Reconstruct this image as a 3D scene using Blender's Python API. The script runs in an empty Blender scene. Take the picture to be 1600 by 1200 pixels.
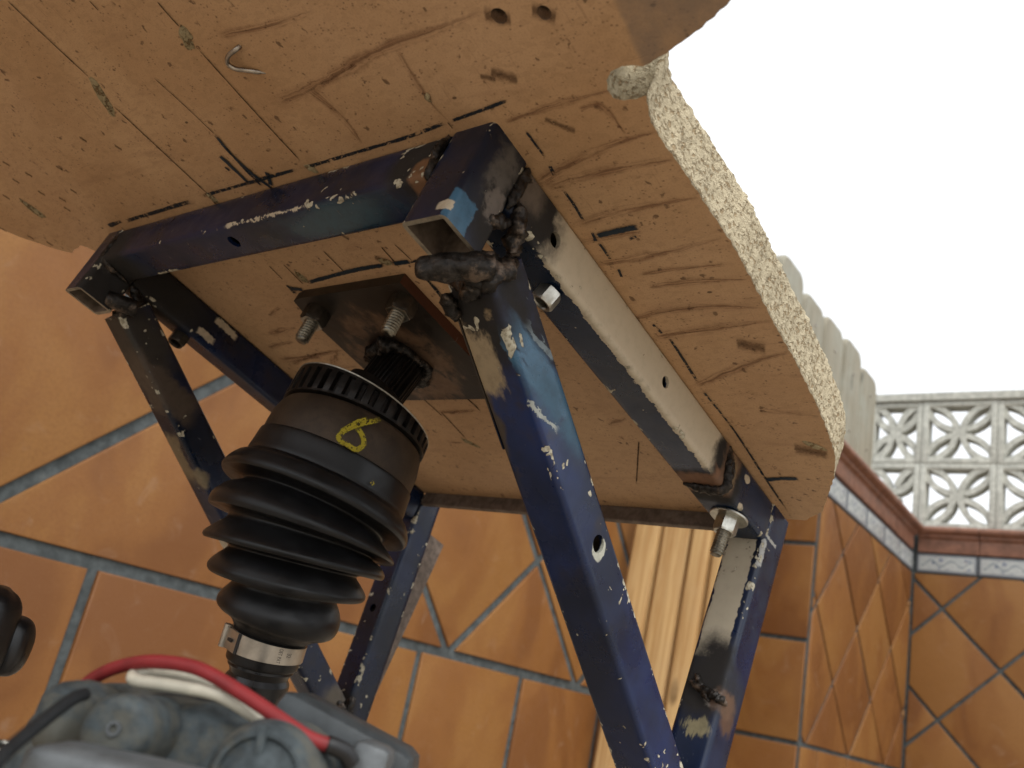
import bpy, bmesh, math, random
from mathutils import Vector, Matrix, noise
R = math.radians
rnd = random.Random(7)
sc = bpy.context.scene
col = sc.collection

# ------------------------------------------------------------------ camera, sky, sun, exposure
cd = bpy.data.cameras.new('camera'); cam = bpy.data.objects.new('camera', cd); col.objects.link(cam)
cam.matrix_world = Matrix(((0.79798779, 0.04234531, 0.60118413, 0), (0.57029221, -0.37563321, -0.7305248, 0),
                           (0.19489043, 0.9258005, -0.32389992, 0), (0, 0, 0, 1)))
cd.sensor_width = 36; cd.lens = 1438.5 / 1600 * 36; cd.clip_start = 0.02; cd.clip_end = 500
cd.dof.use_dof = True; cd.dof.focus_distance = 0.53; cd.dof.aperture_fstop = 12.5
sc.camera = cam
SUN_EL, SUN_AZ = R(52), R(-35)                      # azimuth measured from +X towards +Y
w = bpy.data.worlds.new('World'); sc.world = w; w.use_nodes = True
nt = w.node_tree; nt.nodes.clear()
sky = nt.nodes.new('ShaderNodeTexSky'); sky.sky_type = 'NISHITA'; sky.sun_disc = False
sky.sun_elevation = SUN_EL; sky.sun_rotation = R(90) - SUN_AZ; sky.dust_density = 4.0; sky.air_density = 1.0
hs = nt.nodes.new('ShaderNodeHueSaturation'); hs.inputs['Saturation'].default_value = 0.12; hs.inputs['Value'].default_value = 1.15
bg = nt.nodes.new('ShaderNodeBackground'); bg.inputs['Strength'].default_value = 0.15
wo = nt.nodes.new('ShaderNodeOutputWorld')
nt.links.new(sky.outputs[0], hs.inputs['Color']); ov = nt.nodes.new('ShaderNodeMix'); ov.data_type = 'RGBA'; ov.inputs[0].default_value = 0.8; ov.inputs[7].default_value = (4.3, 4.45, 4.6, 1)   # even overcast veil
nt.links.new(hs.outputs[0], ov.inputs[6]); nt.links.new(ov.outputs[2], bg.inputs['Color']); nt.links.new(bg.outputs[0], wo.inputs[0])
sd = bpy.data.lights.new('sun', 'SUN'); sd.energy = 0.8; sd.angle = R(25); sd.color = (1.0, 0.97, 0.92)
sun = bpy.data.objects.new('sun', sd); col.objects.link(sun)
sdir = Vector((math.cos(SUN_EL) * math.cos(SUN_AZ), math.cos(SUN_EL) * math.sin(SUN_AZ), math.sin(SUN_EL)))
sun.rotation_euler = sdir.to_track_quat('Z', 'Y').to_euler()
sc.view_settings.view_transform = 'Standard'; sc.view_settings.look = 'None'
sc.view_settings.exposure = 1.05; sc.view_settings.gamma = 1.0; sc.view_settings.use_curve_mapping = False

# ------------------------------------------------------------------ scene graph helpers
def link(name, data, parent=None, matrix=None):
    o = bpy.data.objects.new(name, data); col.objects.link(o)
    if parent is not None: o.parent = parent
    if matrix is not None: o.matrix_local = matrix
    return o
def tag(o, label=None, cat=None, group=None, kind=None):
    if label: o['label'] = label
    if cat: o['category'] = cat
    if group: o['group'] = group
    if kind: o['kind'] = kind
    return o
def empty(name, matrix=None, **k):
    o = link(name, None, None, matrix); o.empty_display_size = 0.05
    return tag(o, **k)
class MB:
    """collects vertices and faces for one mesh"""
    def __init__(s): s.v = []; s.f = []; s.e = {}; s.uv = {}
    def add(s, vs, fs, edge=None):
        n = len(s.v); s.v += [Vector(v) for v in vs]; s.f += [tuple(i + n for i in f) for f in fs]
        if edge:
            for i, x in enumerate(edge): s.e[n + i] = x
        return n
    def box(s, lo, hi, bev=0.0, M=None):
        b = bmesh.new(); bmesh.ops.create_cube(b, size=1)
        for v in b.verts: v.co = Vector([lo[i] + (v.co[i] + .5) * (hi[i] - lo[i]) for i in range(3)])
        if bev: bmesh.ops.bevel(b, geom=b.edges[:], offset=bev, segments=2, affect='EDGES', profile=.5)
        if M: bmesh.ops.transform(b, matrix=M, verts=b.verts)
        s.bm(b)
    def bm(s, b):
        b.verts.index_update()
        s.add([v.co.copy() for v in b.verts], [[v.index for v in f.verts] for f in b.faces]); b.free()
    def rings(s, rings, cap0=True, cap1=True):
        m = len(rings[0]); vs = [p for r in rings for p in r]; fs = []
        for k in range(len(rings) - 1):
            for i in range(m): fs.append((k * m + i, k * m + (i + 1) % m, (k + 1) * m + (i + 1) % m, (k + 1) * m + i))
        if cap0: fs.append(tuple(reversed(range(m))))
        if cap1: fs.append(tuple(range((len(rings) - 1) * m, len(rings) * m)))
        s.add(vs, fs)
    def build(s, name, mat, parent=None, smooth=None, matrix=None):
        me = bpy.data.meshes.new(name); me.from_pydata(s.v, [], s.f)
        b = bmesh.new(); b.from_mesh(me); bmesh.ops.recalc_face_normals(b, faces=b.faces[:]); b.to_mesh(me); b.free()
        if s.e:
            a = me.attributes.new('edge', 'FLOAT', 'POINT')
            for i, x in s.e.items(): a.data[i].value = x
        if mat: me.materials.append(mat)
        o = link(name, me, parent, matrix)
        if smooth: shade(me, smooth)
        return o
def shade(me, ang):
    if ang >= 180:
        me.shade_smooth(); return
    me.shade_smooth()
    b = bmesh.new(); b.from_mesh(me)
    for e in b.edges:
        if len(e.link_faces) == 2: e.smooth = e.calc_face_angle(0) < R(ang)
    b.to_mesh(me); b.free()
def frame_of(d, up=Vector((0, 0, 1))):
    d = Vector(d).normalized()
    if abs(d.dot(up)) > .97: up = Vector((1, 0, 0))
    u = d.cross(up).normalized(); return u, d.cross(u).normalized(), d
def circle(c, d, r, n, ph=0.0, up=Vector((0, 0, 1))):
    u, v, _ = frame_of(d, up); c = Vector(c)
    return [c + (u * math.cos(ph + 2 * math.pi * i / n) + v * math.sin(ph + 2 * math.pi * i / n)) * r for i in range(n)]
def lathe(mb, base, d, prof, n=40, cap0=True, cap1=True):
    d = Vector(d).normalized(); mb.rings([circle(Vector(base) + d * h, d, r, n) for h, r in prof], cap0, cap1)
def smooth_path(pts, k=6):
    pts = [Vector(p) for p in pts]; out = []
    P = [pts[0] * 2 - pts[1]] + pts + [pts[-1] * 2 - pts[-2]]
    for i in range(1, len(P) - 2):
        for j in range(k):
            t = j / k; a, b, c, d = P[i - 1:i + 3]
            out.append(.5 * ((2 * b) + (c - a) * t + (2 * a - 5 * b + 4 * c - d) * t * t + (3 * b - a - 3 * c + d) * t ** 3))
    out.append(pts[-1]); return out
def cable(mb, pts, r, n=12, k=6, rfun=None):
    P = smooth_path(pts, k); rings = []; up = None
    for i, p in enumerate(P):
        d = (P[min(i + 1, len(P) - 1)] - P[max(i - 1, 0)]).normalized()
        if up is None: up = frame_of(d)[0]
        up = (up - d * up.dot(d)).normalized(); v = d.cross(up)
        rr = r * (rfun(i / (len(P) - 1)) if rfun else 1)
        rings.append([p + (up * math.cos(2 * math.pi * j / n) + v * math.sin(2 * math.pi * j / n)) * rr for j in range(n)])
    mb.rings(rings)
def weld(mb, pts, r, amp=.45, seed=0, n=9):
    """a lumpy weld bead along a path"""
    P = smooth_path(pts, 10); rings = []; up = None
    for i, p in enumerate(P):
        d = (P[min(i + 1, len(P) - 1)] - P[max(i - 1, 0)]).normalized()
        if up is None: up = frame_of(d)[0]
        up = (up - d * up.dot(d)).normalized(); v = d.cross(up)
        t = i / (len(P) - 1); taper = min(1, .35 + 3 * min(t, 1 - t))
        row = []
        for j in range(n):
            q = up * math.cos(2 * math.pi * j / n) + v * math.sin(2 * math.pi * j / n)
            k = 1 + amp * noise.noise((p + q * r) * (.9 / r) + Vector((seed, 0, 0))) + amp * .5 * noise.noise((p + q * r) * (2.6 / r) + Vector((seed, 5, 0))) + .07 * math.sin(i * 1.9)
            row.append(p + q * r * k * taper)
        rings.append(row)
    mb.rings(rings)

# ------------------------------------------------------------------ node helpers
class NT:
    def __init__(s, name):
        s.m = bpy.data.materials.new(name); s.m.use_nodes = True; s.t = s.m.node_tree; s.t.nodes.clear()
        s.out = s.n('ShaderNodeOutputMaterial'); s.p = s.n('ShaderNodeBsdfPrincipled'); s.l(s.p.outputs[0], s.out.inputs[0])
    def n(s, ty, **k):
        x = s.t.nodes.new(ty)
        for a, b in k.items(): setattr(x, a, b)
        return x
    def l(s, a, b): s.t.links.new(a, b)
    def put(s, sock, val):
        if val is None: return
        if isinstance(val, bpy.types.NodeSocket): s.l(val, sock)
        else:
            if isinstance(val, tuple) and len(val) == 3 and sock.type == 'RGBA': val = (*val, 1)
            sock.default_value = val
    def coord(s, which='Object'): return s.n('ShaderNodeTexCoord').outputs[which]
    def math(s, op, a, b=None, c=None, clamp=False):
        x = s.n('ShaderNodeMath', operation=op, use_clamp=clamp); s.put(x.inputs[0], a); s.put(x.inputs[1], b); s.put(x.inputs[2], c); return x.outputs[0]
    def vmath(s, op, a, b=None, scale=None):
        x = s.n('ShaderNodeVectorMath', operation=op); s.put(x.inputs[0], a); s.put(x.inputs[1], b)
        if scale is not None: s.put(x.inputs['Scale'], scale)
        return x.outputs['Value'] if op in ('LENGTH', 'DOT_PRODUCT', 'DISTANCE') else x.outputs[0]
    def noise(s, vec, scale, detail=4, rough=.55, dist=0.0, color=False):
        x = s.n('ShaderNodeTexNoise'); s.put(x.inputs['Vector'], vec); x.inputs['Scale'].default_value = scale
        x.inputs['Detail'].default_value = detail; x.inputs['Roughness'].default_value = rough; x.inputs['Distortion'].default_value = dist
        return x.outputs['Color' if color else 'Fac']
    def voro(s, vec, scale, feature='F1', out='Distance', rand=1.0):
        x = s.n('ShaderNodeTexVoronoi', feature=feature); s.put(x.inputs['Vector'], vec); x.inputs['Scale'].default_value = scale
        x.inputs['Randomness'].default_value = rand; return x.outputs[out]
    def step(s, v, lo, hi, a=0.0, b=1.0):
        x = s.n('ShaderNodeMapRange', interpolation_type='SMOOTHSTEP'); s.put(x.inputs[0], v)
        for i, q in enumerate((lo, hi, a, b)): s.put(x.inputs[1 + i], q)
        return x.outputs[0]
    def mix(s, f, a, b, mode='MIX'):
        x = s.n('ShaderNodeMix', data_type='RGBA', blend_type=mode); s.put(x.inputs[0], f); s.put(x.inputs[6], a); s.put(x.inputs[7], b); return x.outputs[2]
    def mixf(s, f, a, b):
        x = s.n('ShaderNodeMix', data_type='FLOAT'); s.put(x.inputs[0], f); s.put(x.inputs[2], a); s.put(x.inputs[3], b); return x.outputs[0]
    def scalev(s, vec, sc_):
        return s.vmath('MULTIPLY', vec, sc_)
    def bump(s, h, strength=.4, dist=.002, normal=None):
        x = s.n('ShaderNodeBump'); s.put(x.inputs['Height'], h); x.inputs['Strength'].default_value = strength
        x.inputs['Distance'].default_value = dist
        if normal is not None: s.l(normal, x.inputs['Normal'])
        return x.outputs[0]
    def set(s, color=None, rough=None, metal=None, normal=None, spec=None, coat=None, alpha=None, coat_rough=None):
        for k, v in (('Base Color', color), ('Roughness', rough), ('Metallic', metal), ('Normal', normal), ('Specular IOR Level', spec), ('Coat Weight', coat), ('Alpha', alpha), ('Coat Roughness', coat_rough)):
            s.put(s.p.inputs[k], v)
        return s.m
U = 0.75                                            # metres per drawing unit of the table and the drive shaft
def L(*p): return Vector(p) * U

# ------------------------------------------------------------------ materials
def tile_mat(name, dark, mid, light, scale=5.0):
    t = NT(name); c = t.coord(); r = t.n('ShaderNodeObjectInfo').outputs['Random']
    off = t.n('ShaderNodeCombineXYZ'); t.l(t.math('MULTIPLY', r, 37.0), off.inputs[0]); t.l(t.math('MULTIPLY', r, 91.0), off.inputs[1])
    v = t.vmath('ADD', c, off.outputs[0])
    flame = t.noise(t.scalev(v, (1.0, .55, 1)), scale, 3, .5, .6)
    f = t.step(t.math('ADD', flame, t.math('MULTIPLY', t.math('SUBTRACT', r, .5), .26)), .3, .7)
    base = t.mix(t.step(f, 0, .5), dark, mid); base = t.mix(t.step(f, .5, 1), base, light)
    fine = t.noise(v, 160, 5, .7)
    base = t.mix(t.step(fine, .35, .75, 0, .45), base, dark); base = t.mix(t.step(t.noise(v, 420, 2, .6), .62, .74, 0, .25), base, (.34, .22, .12))
    pit = t.step(t.voro(v, 130), .06, .12, 1, 0); gate = t.step(t.noise(v, 18, 2), .6, .68)
    pit = t.math('MULTIPLY', pit, gate)
    base = t.mix(t.math('MULTIPLY', pit, .7), base, (.06, .03, .015))
    smear = t.step(t.noise(t.scalev(v, (1, 1, 1)), 14, 4, .6, 1.2), .58, .8, 0, .16)
    base = t.mix(smear, base, (.42, .33, .25))
    h = t.math('ADD', t.math('MULTIPLY', t.noise(v, 26, 3), 1.0), t.math('MULTIPLY', fine, .25))
    return t.set(base, t.step(t.noise(v, 22, 4, .6), .3, .7, .46, .62), None, t.bump(h, .3, .003), .32)
M = {}
M['tile'] = tile_mat('terracotta_tile', (.160, .062, .017), (.212, .089, .024), (.250, .116, .032))
def plain(name, color, rough=.6, metal=0, var=.25, scale=60, bump=.2, bd=.001, spec=.5, dirt=None):
    t = NT(name); c = t.coord(); n1 = t.noise(c, scale, 5, .6); n2 = t.noise(c, scale * .2, 3, .6)
    dk = tuple(x * (1 - var) for x in color); lt = tuple(min(1, x * (1 + var)) for x in color)
    b = t.mix(t.step(n1, .3, .7), dk, lt); b = t.mix(t.step(n2, .35, .7, 0, var), b, dk)
    if dirt: b = t.mix(t.step(t.noise(c, scale * .35, 6, .7), dirt[1], dirt[1] + .16, 0, dirt[2]), b, dirt[0])
    return t.set(b, t.step(n2, .3, .7, max(.05, rough - .1), min(1, rough + .1)), metal, t.bump(n1, bump, bd), spec)
M['grout'] = plain('grout', (.075, .086, .088), .9, 0, .3, 50, .5, .004, .2, ((.14, .15, .145), .56, .5))
M['coping'] = plain('glazed_coping', (.235, .112, .072), .5, 0, .25, 30, .15, .002, .5, ((.10, .05, .035), .58, .5))
M['concrete'] = plain('weathered_concrete', (.46, .46, .41), .9, 0, .22, 45, .5, .003, .2, ((.25, .25, .22), .57, .6))
M['zinc'] = plain('zinc_plate', (.46, .45, .40), .34, 1, .2, 160, .15, .0006, .5, ((.16, .11, .07), .6, .6))
M['thread'] = plain('worn_thread', (.25, .235, .195), .42, 1, .3, 240, .2, .0004, .5, ((.08, .055, .035), .5, .7))
M['dark_nut'] = plain('dark_nut', (.05, .04, .03), .5, .6, .4, 160, .3, .0006)
M['nail'] = plain('nail_steel', (.40, .36, .31), .35, 1, .25, 240, .2, .0004)
M['rust_bar'] = plain('rusty_flat_steel', (.150, .115, .092), .72, .25, .35, 130, .4, .0012, .4, ((.22, .195, .17), .54, .5))
M['weld'] = plain('weld_slag', (.028, .024, .021), .42, .6, .7, 220, .9, .0015, .5, ((.21, .155, .115), .50, .7))
M['shaft'] = plain('black_shaft', (.012, .012, .013), .28, .3, .3, 90, .15, .0008)
M['motor'] = plain('dusty_cast_alloy', (.060, .074, .080), .72, .1, .4, 150, .5, .0014, .3, ((.13, .122, .095), .44, .6))
M['motor_box'] = plain('grey_plastic', (.040, .048, .052), .5, 0, .3, 120, .2, .0006, .5, ((.17, .16, .12), .58, .5))
M['alloy'] = plain('bare_alloy', (.115, .125, .13), .5, .25, .2, 140, .3, .0006, .5, ((.16, .15, .12), .56, .6))
M['hose'] = plain('dull_black_hose', (.012, .013, .014), .7, 0, .3, 90, .2, .0006, .3)
M['red_cable'] = plain('red_cable', (.24, .016, .018), .55, 0, .2, 90, .1, .0004, .5, ((.04, .012, .012), .64, .8))
M['white_cable'] = plain('white_cable', (.58, .54, .43), .5, 0, .15, 90, .1, .0004, .5, ((.22, .19, .12), .58, .7))
M['black_plastic'] = plain('black_plastic', (.006, .006, .007), .33, 0, .3, 60, .1, .0005, .5)
M['rim'] = plain('cut_metal_rim', (.27, .235, .18), .6, .3, .35, 200, .4, .0008)
M['bore'] = plain('sooty_inner_face', (.19, .145, .11), .85, 0, .5, 90, .3, .001, .2)
M['ground'] = plain('ground', (.16, .13, .10), .95, 0, .3, 2, .3, .01, .1)

def pine_mat(name, a, b, grey, grain=1.0):
    t = NT(name); c = t.coord(); r = t.n('ShaderNodeObjectInfo').outputs['Random']
    off = t.n('ShaderNodeCombineXYZ'); t.l(t.math('MULTIPLY', r, 23.0), off.inputs[0]); t.l(t.math('MULTIPLY', r, 51.0), off.inputs[2])
    v = t.vmath('ADD', c, off.outputs[0])
    g = t.noise(t.scalev(v, (60, 60, 2.2)), 1.0, 4, .6, 1.2); g2 = t.noise(t.scalev(v, (260, 260, 4)), 1.0, 3, .6)
    base = t.mix(t.step(g, .35, .68), a, b); base = t.mix(t.step(g2, .4, .75, 0, .35), base, tuple(x * .55 for x in b))
    kn = t.voro(t.scalev(v, (9, 9, 3.2)), 1.0); base = t.mix(t.step(kn, .08, .15, .8, 0), base, tuple(x * .3 for x in b))
    base = t.mix(t.step(t.noise(v, 5, 4, .65), .4, .8, 0, .8), base, grey)
    return t.set(base, .72, None, t.bump(t.math('ADD', g, g2), .3 * grain, .002), .3)
M['pine'] = pine_mat('pine_board', (.56, .37, .165), (.40, .225, .085), (.47, .31, .15))
M['picket'] = pine_mat('weathered_picket', (.33, .30, .23), (.23, .21, .155), (.33, .34, .29))

def listello_mat():
    t = NT('painted_border_tile'); c = t.coord(); s = t.n('ShaderNodeSeparateXYZ'); t.l(c, s.inputs[0])
    x, y = s.outputs[0], s.outputs[1]
    base = t.mix(t.step(t.noise(c, 40, 3), .3, .7), (.34, .36, .36), (.44, .45, .43))
    ax = t.math('ABSOLUTE', x); ay = t.math('ABSOLUTE', y)
    rim = t.math('MAXIMUM', t.step(ay, .030, .0325), t.step(ax, .112, .1145))
    base = t.mix(t.math('MULTIPLY', rim, .75), base, (.09, .10, .13))
    inner = t.math('SUBTRACT', 1.0, t.math('MAXIMUM', t.step(ay, .025, .028), t.step(ax, .104, .107)))
    d = t.voro(c, 34, rand=.75); leaf = t.math('MULTIPLY', t.math('MULTIPLY', t.step(d, .40, .30), t.step(d, .14, .24)), inner)
    leafn = t.step(t.noise(c, 110, 2), .34, .46)
    base = t.mix(t.math('MULTIPLY', leaf, leafn), base, (.09, .115, .19))
    tw = t.math('ABSOLUTE', t.math('SUBTRACT', y, t.math('MULTIPLY', t.math('SINE', t.math('MULTIPLY', x, 75.0)), .013)))
    base = t.mix(t.math('MULTIPLY', t.math('MULTIPLY', t.step(tw, .0045, .002), inner), .8), base, (.12, .15, .17))
    d2 = t.voro(c, 42, rand=.6); base = t.mix(t.math('MULTIPLY', t.step(d2, .16, .10), t.math('MULTIPLY', inner, .7)), base, (.35, .20, .10))
    return t.set(base, .35, None, t.bump(leaf, .2, .001), .5)
M['listello'] = listello_mat()

def steel(name, patches=(), chips=.5, seed=0.0, base=((.0025, .007, .018), (.0042, .014, .052)), rough=.30):
    """navy painted steel: edge chips, scratches, and named worn / burnt / bare / painted sky-reflection patches of their own shape.
    patch = (shape, centre, half sizes, colour, roughness, ragged, noise scale, feather, streak)"""
    t = NT(name); c = t.coord(); cc = t.vmath('ADD', c, (seed, seed * .7, 0))
    n = t.noise(cc, 14, 4, .55); col_ = t.mix(t.step(n, .32, .68), *base)
    col_ = t.mix(t.step(t.noise(cc, 55, 5, .65), .55, .8, 0, .5), col_, (.012, .012, .014)); col_ = t.mix(t.math('MULTIPLY', t.step(t.noise(cc, 24, 6, .72), .54, .72, 0, .55), t.step(t.noise(cc, 90, 4, .7), .35, .6)), col_, (.030, .022, .018))
    rg = t.step(t.noise(cc, 40, 5, .6), .3, .75, rough - .08, rough + .16)
    h = t.math('MULTIPLY', t.noise(cc, 75, 3, .5), .5)
    for (shape, ctr, half, colr, pr, amp, ns, fe, streak) in patches:
        ctr = tuple(x * U for x in ctr); half = tuple(x * U for x in half); amp *= U
        vv = c if not streak else t.scalev(c, streak)
        nv = t.vmath('SCALE', t.vmath('SUBTRACT', t.noise(t.vmath('ADD', vv, (seed, 0, seed)), ns, 6, .68, 0, True), (.5, .5, .5)), None, amp)
        q = t.vmath('DIVIDE', t.vmath('SUBTRACT', t.vmath('ADD', c, nv), ctr), half)
        if shape == 'e': m = t.vmath('LENGTH', q)
        else:
            s = t.n('ShaderNodeSeparateXYZ'); t.l(t.vmath('ABSOLUTE', q), s.inputs[0])
            m = t.math('MAXIMUM', t.math('MAXIMUM', s.outputs[0], s.outputs[1]), s.outputs[2])
        m = t.step(m, 1 - fe, 1 + fe * .3, 1, 0)
        pn = t.noise(cc, 150, 5, .65); c2 = t.mix(t.step(pn, .4, .75, 0, .16 if fe < .06 else .55), colr, tuple(x * .45 for x in colr))
        col_ = t.mix(m, col_, c2); rg = t.mixf(m, rg, pr); h = t.mixf(m, h, .25) if fe < .15 else h
    if chips:
        ed = t.n('ShaderNodeAttribute'); ed.attribute_name = 'edge'; e = ed.outputs['Fac']
        cl = t.step(t.noise(cc, 16, 2), .40, .62, -.10, .12)
        k = t.math('ADD', t.math('ADD', t.noise(cc, 150, 2, .5, .3), cl), t.math('MULTIPLY', t.math('POWER', e, 9.0), .15))
        th = .855 - .035 * chips
        sp = t.math('ADD', t.noise(t.vmath('ADD', cc, (2.0, 5.0, 1.0)), 230, 2, .5), t.math('MULTIPLY', t.step(t.noise(cc, 11, 2), .45, .65), .05))
        k = t.math('MAXIMUM', k, t.math('ADD', sp, th - .795 + .006 * chips))
        m = t.step(k, th, th + .015); ring = t.math('SUBTRACT', t.step(k, th - .012, th), m)
        chip = t.mix(t.step(t.noise(cc, 420, 3), .45, .62), (.46, .43, .33), (.24, .21, .15))
        col_ = t.mix(t.math('MULTIPLY', ring, .8), col_, (.030, .016, .010)); col_ = t.mix(m, col_, chip); rg = t.mixf(m, rg, .7)
        h = t.math('SUBTRACT', h, t.math('MULTIPLY', m, .6))
    sc1 = t.noise(t.scalev(cc, (900, 60, 420)), 1.0, 2, .5, .5)
    m = t.math('MULTIPLY', t.step(sc1, .735, .76), t.step(t.noise(cc, 30, 2), .5, .62))
    col_ = t.mix(t.math('MULTIPLY', m, .55), col_, (.24, .25, .26))
    return t.set(col_, rg, None, t.bump(h, .35, .0008), .42)
CREAM, BURN, RUST, BARE, SKY_REFLECT, TAN = (.50, .43, .32), (.014, .012, .011), (.085, .04, .022), (.20, .17, .14), (.045, .12, .20), (.26, .19, .11)  # the light blue stands for reflected sky, painted into the colour
# ------------------------------------------------------------------ the patio: floor, walls, screen wall, fence, boards
FLOOR = -0.292
XW, YW, YP, XA = -1.088, 4.376, 3.128, -1.41       # side wall, end wall, pier face, recessed wall
Z0, ZL, ZT, ZC = 0.067, 0.914, 1.001, 1.114        # course line, border bottom / top, coping top
TS, TA = 0.33, 0.40                                 # tile sizes

def clip(poly, lo, hi):
    for ax in (0, 1):
        for sgn, lim in ((1, lo[ax]), (-1, -hi[ax])):
            out = []
            for i in range(len(poly)):
                a, b = poly[i - 1], poly[i]; da, db = sgn * a[ax] - lim, sgn * b[ax] - lim
                if (da >= 0) != (db >= 0):
                    k = da / (da - db); out.append((a[0] + (b[0] - a[0]) * k, a[1] + (b[1] - a[1]) * k))
                if db >= 0: out.append(b)
            poly = out
            if len(poly) < 3: return []
    return poly
def area(p): return abs(sum(p[i - 1][0] * p[i][1] - p[i][0] * p[i - 1][1] for i in range(len(p)))) / 2
def slab(poly, th, bev, name, mat):
    """a tile lying in its own xy plane, face at z = 0 with an eased edge"""
    cx = sum(p[0] for p in poly) / len(poly); cy = sum(p[1] for p in poly) / len(poly)
    if sum(poly[i - 1][0] * poly[i][1] - poly[i][0] * poly[i - 1][1] for i in range(len(poly))) < 0: poly = poly[::-1]
    def inset(d):
        out = []
        n = len(poly)
        for i in range(n):
            a, b, c = Vector(poly[i - 1]), Vector(poly[i]), Vector(poly[(i + 1) % n])
            e, f = (b - a).normalized(), (c - b).normalized(); n1, n2 = Vector((-e.y, e.x)), Vector((-f.y, f.x))
            bis = (n1 + n2); bis = bis / max(.25, bis.length_squared / 2) if bis.length > 1e-6 else n1
            out.append(b + bis * d)
        return out
    mb = MB(); rr = [[Vector((p[0] - cx, p[1] - cy, -th)) for p in poly], [Vector((p[0] - cx, p[1] - cy, -bev)) for p in poly],
                     [Vector((p.x - cx, p.y - cy, -bev * .25)) for p in inset(bev * .5)], [Vector((p.x - cx, p.y - cy, 0)) for p in inset(bev * 1.6)]]
    mb.rings(rr, False, True)
    me = bpy.data.meshes.new(name); me.from_pydata(mb.v, [], mb.f); me.materials.append(mat); me.shade_smooth()
    b = bmesh.new(); b.from_mesh(me); bmesh.ops.recalc_face_normals(b, faces=b.faces[:])
    for e in b.edges:
        if len(e.link_faces) == 2: e.smooth = e.calc_face_angle(0) < R(50)
    b.to_mesh(me); b.free(); return me, cx, cy
FULL = {}
def lay(parent, P, polys, lo, hi, name='tile', mat=None, th=.009, bev=.0022, key=None):
    """P: 4x4 from wall (u, v, out) to the parent's space"""
    for poly in polys:
        q = clip(poly, lo, hi)
        if not q or area(q) < 2.5e-4: continue
        whole = abs(area(q) - area(poly)) < 1e-9
        if whole and key in FULL:
            me = FULL[key]; cx = sum(p[0] for p in q) / len(q); cy = sum(p[1] for p in q) / len(q)
        else:
            me, cx, cy = slab(q, th, bev, name, mat or M['tile'])
            if whole and key: FULL[key] = me
        jit = Matrix.Translation((cx + rnd.uniform(-.0012, .0012), cy + rnd.uniform(-.0012, .0012), rnd.uniform(-.0012, .0012))) @ Matrix.Rotation(rnd.uniform(-.004, .004), 4, 'Z') @ Matrix.Rotation(rnd.uniform(-.003, .003), 4, 'X')
        link(name, me, parent, P @ jit)
def diamonds(u0, v0, s, gap, lo, hi):
    h = s / 2 ** .5; d = (s - gap) / 2 ** .5; out = []
    n = int((max(hi[0] - lo[0], hi[1] - lo[1]) + abs(u0) + abs(v0)) / h) + 4
    for i in range(-n, n):
        for j in range(-n, n):
            if (i + j) % 2: continue
            cu, cv = u0 + (i + 1) * h, v0 + j * h
            if lo[0] - h < cu < hi[0] + h and lo[1] - h < cv < hi[1] + h: out.append([(cu - d, cv), (cu, cv - d), (cu + d, cv), (cu, cv + d)])
    return out
def squares(u0, v0, su, sv, gap, lo, hi):
    out = []; g = gap / 2
    for i in range(int((lo[0] - u0) / su) - 2, int((hi[0] - u0) / su) + 2):
        for j in range(int((lo[1] - v0) / sv) - 2, int((hi[1] - v0) / sv) + 2):
            a, b = u0 + i * su, v0 + j * sv
            out.append([(a + g, b + g), (a + su - g, b + g), (a + su - g, b + sv - g), (a + g, b + sv - g)])
    return out
def plane(origin, u, out):
    u, o = Vector(u), Vector(out); v = Vector((0, 0, 1))
    return Matrix(((u.x, v.x, o.x, origin[0]), (u.y, v.y, o.y, origin[1]), (u.z, v.z, o.z, origin[2]), (0, 0, 0, 1)))
GAP = .015
# floor and ground
mb = MB(); mb.box((XA - .2, -3.0, FLOOR - .1), (4.2, YW + .2, FLOOR)); 
t = NT('dull_floor_tiles'); bk = t.n('ShaderNodeTexBrick'); t.l(t.coord(), bk.inputs['Vector']); bk.offset = 0
for k, v in (('Scale', 1.0), ('Mortar Size', .007), ('Brick Width', .33), ('Row Height', .33)): bk.inputs[k].default_value = v
bk.inputs['Color1'].default_value = (.36, .29, .21, 1); bk.inputs['Color2'].default_value = (.32, .26, .19, 1); bk.inputs['Mortar'].default_value = (.11, .11, .10, 1)
t.set(t.mix(t.step(t.noise(t.coord(), 5, 5), .35, .7, 0, .5), bk.outputs[0], (.27, .22, .16)), .5, None, t.bump(bk.outputs['Fac'], -.4, .004))
tag(mb.build('floor', t.m), kind='structure')
mb = MB(); mb.add([(-120, -120, FLOOR - .11), (120, -120, FLOOR - .11), (120, 120, FLOOR - .11), (-120, 120, FLOOR - .11)], [(0, 1, 2, 3)])
tag(mb.build('ground', M['ground']), kind='structure')

def wall_root(label, x, y): return empty('tiled_wall', Matrix.Translation((x, y, FLOOR)), label=label, cat='wall', kind='thing')
def local(root): return root.matrix_world.inverted() if False else Matrix.Translation(-root.location)
def back(root, lo, hi):
    mb = MB(); o = root.location; mb.box(tuple(lo[i] - o[i] for i in range(3)), tuple(hi[i] - o[i] for i in range(3)))
    mb.build('backing', M['grout'], root)

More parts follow.
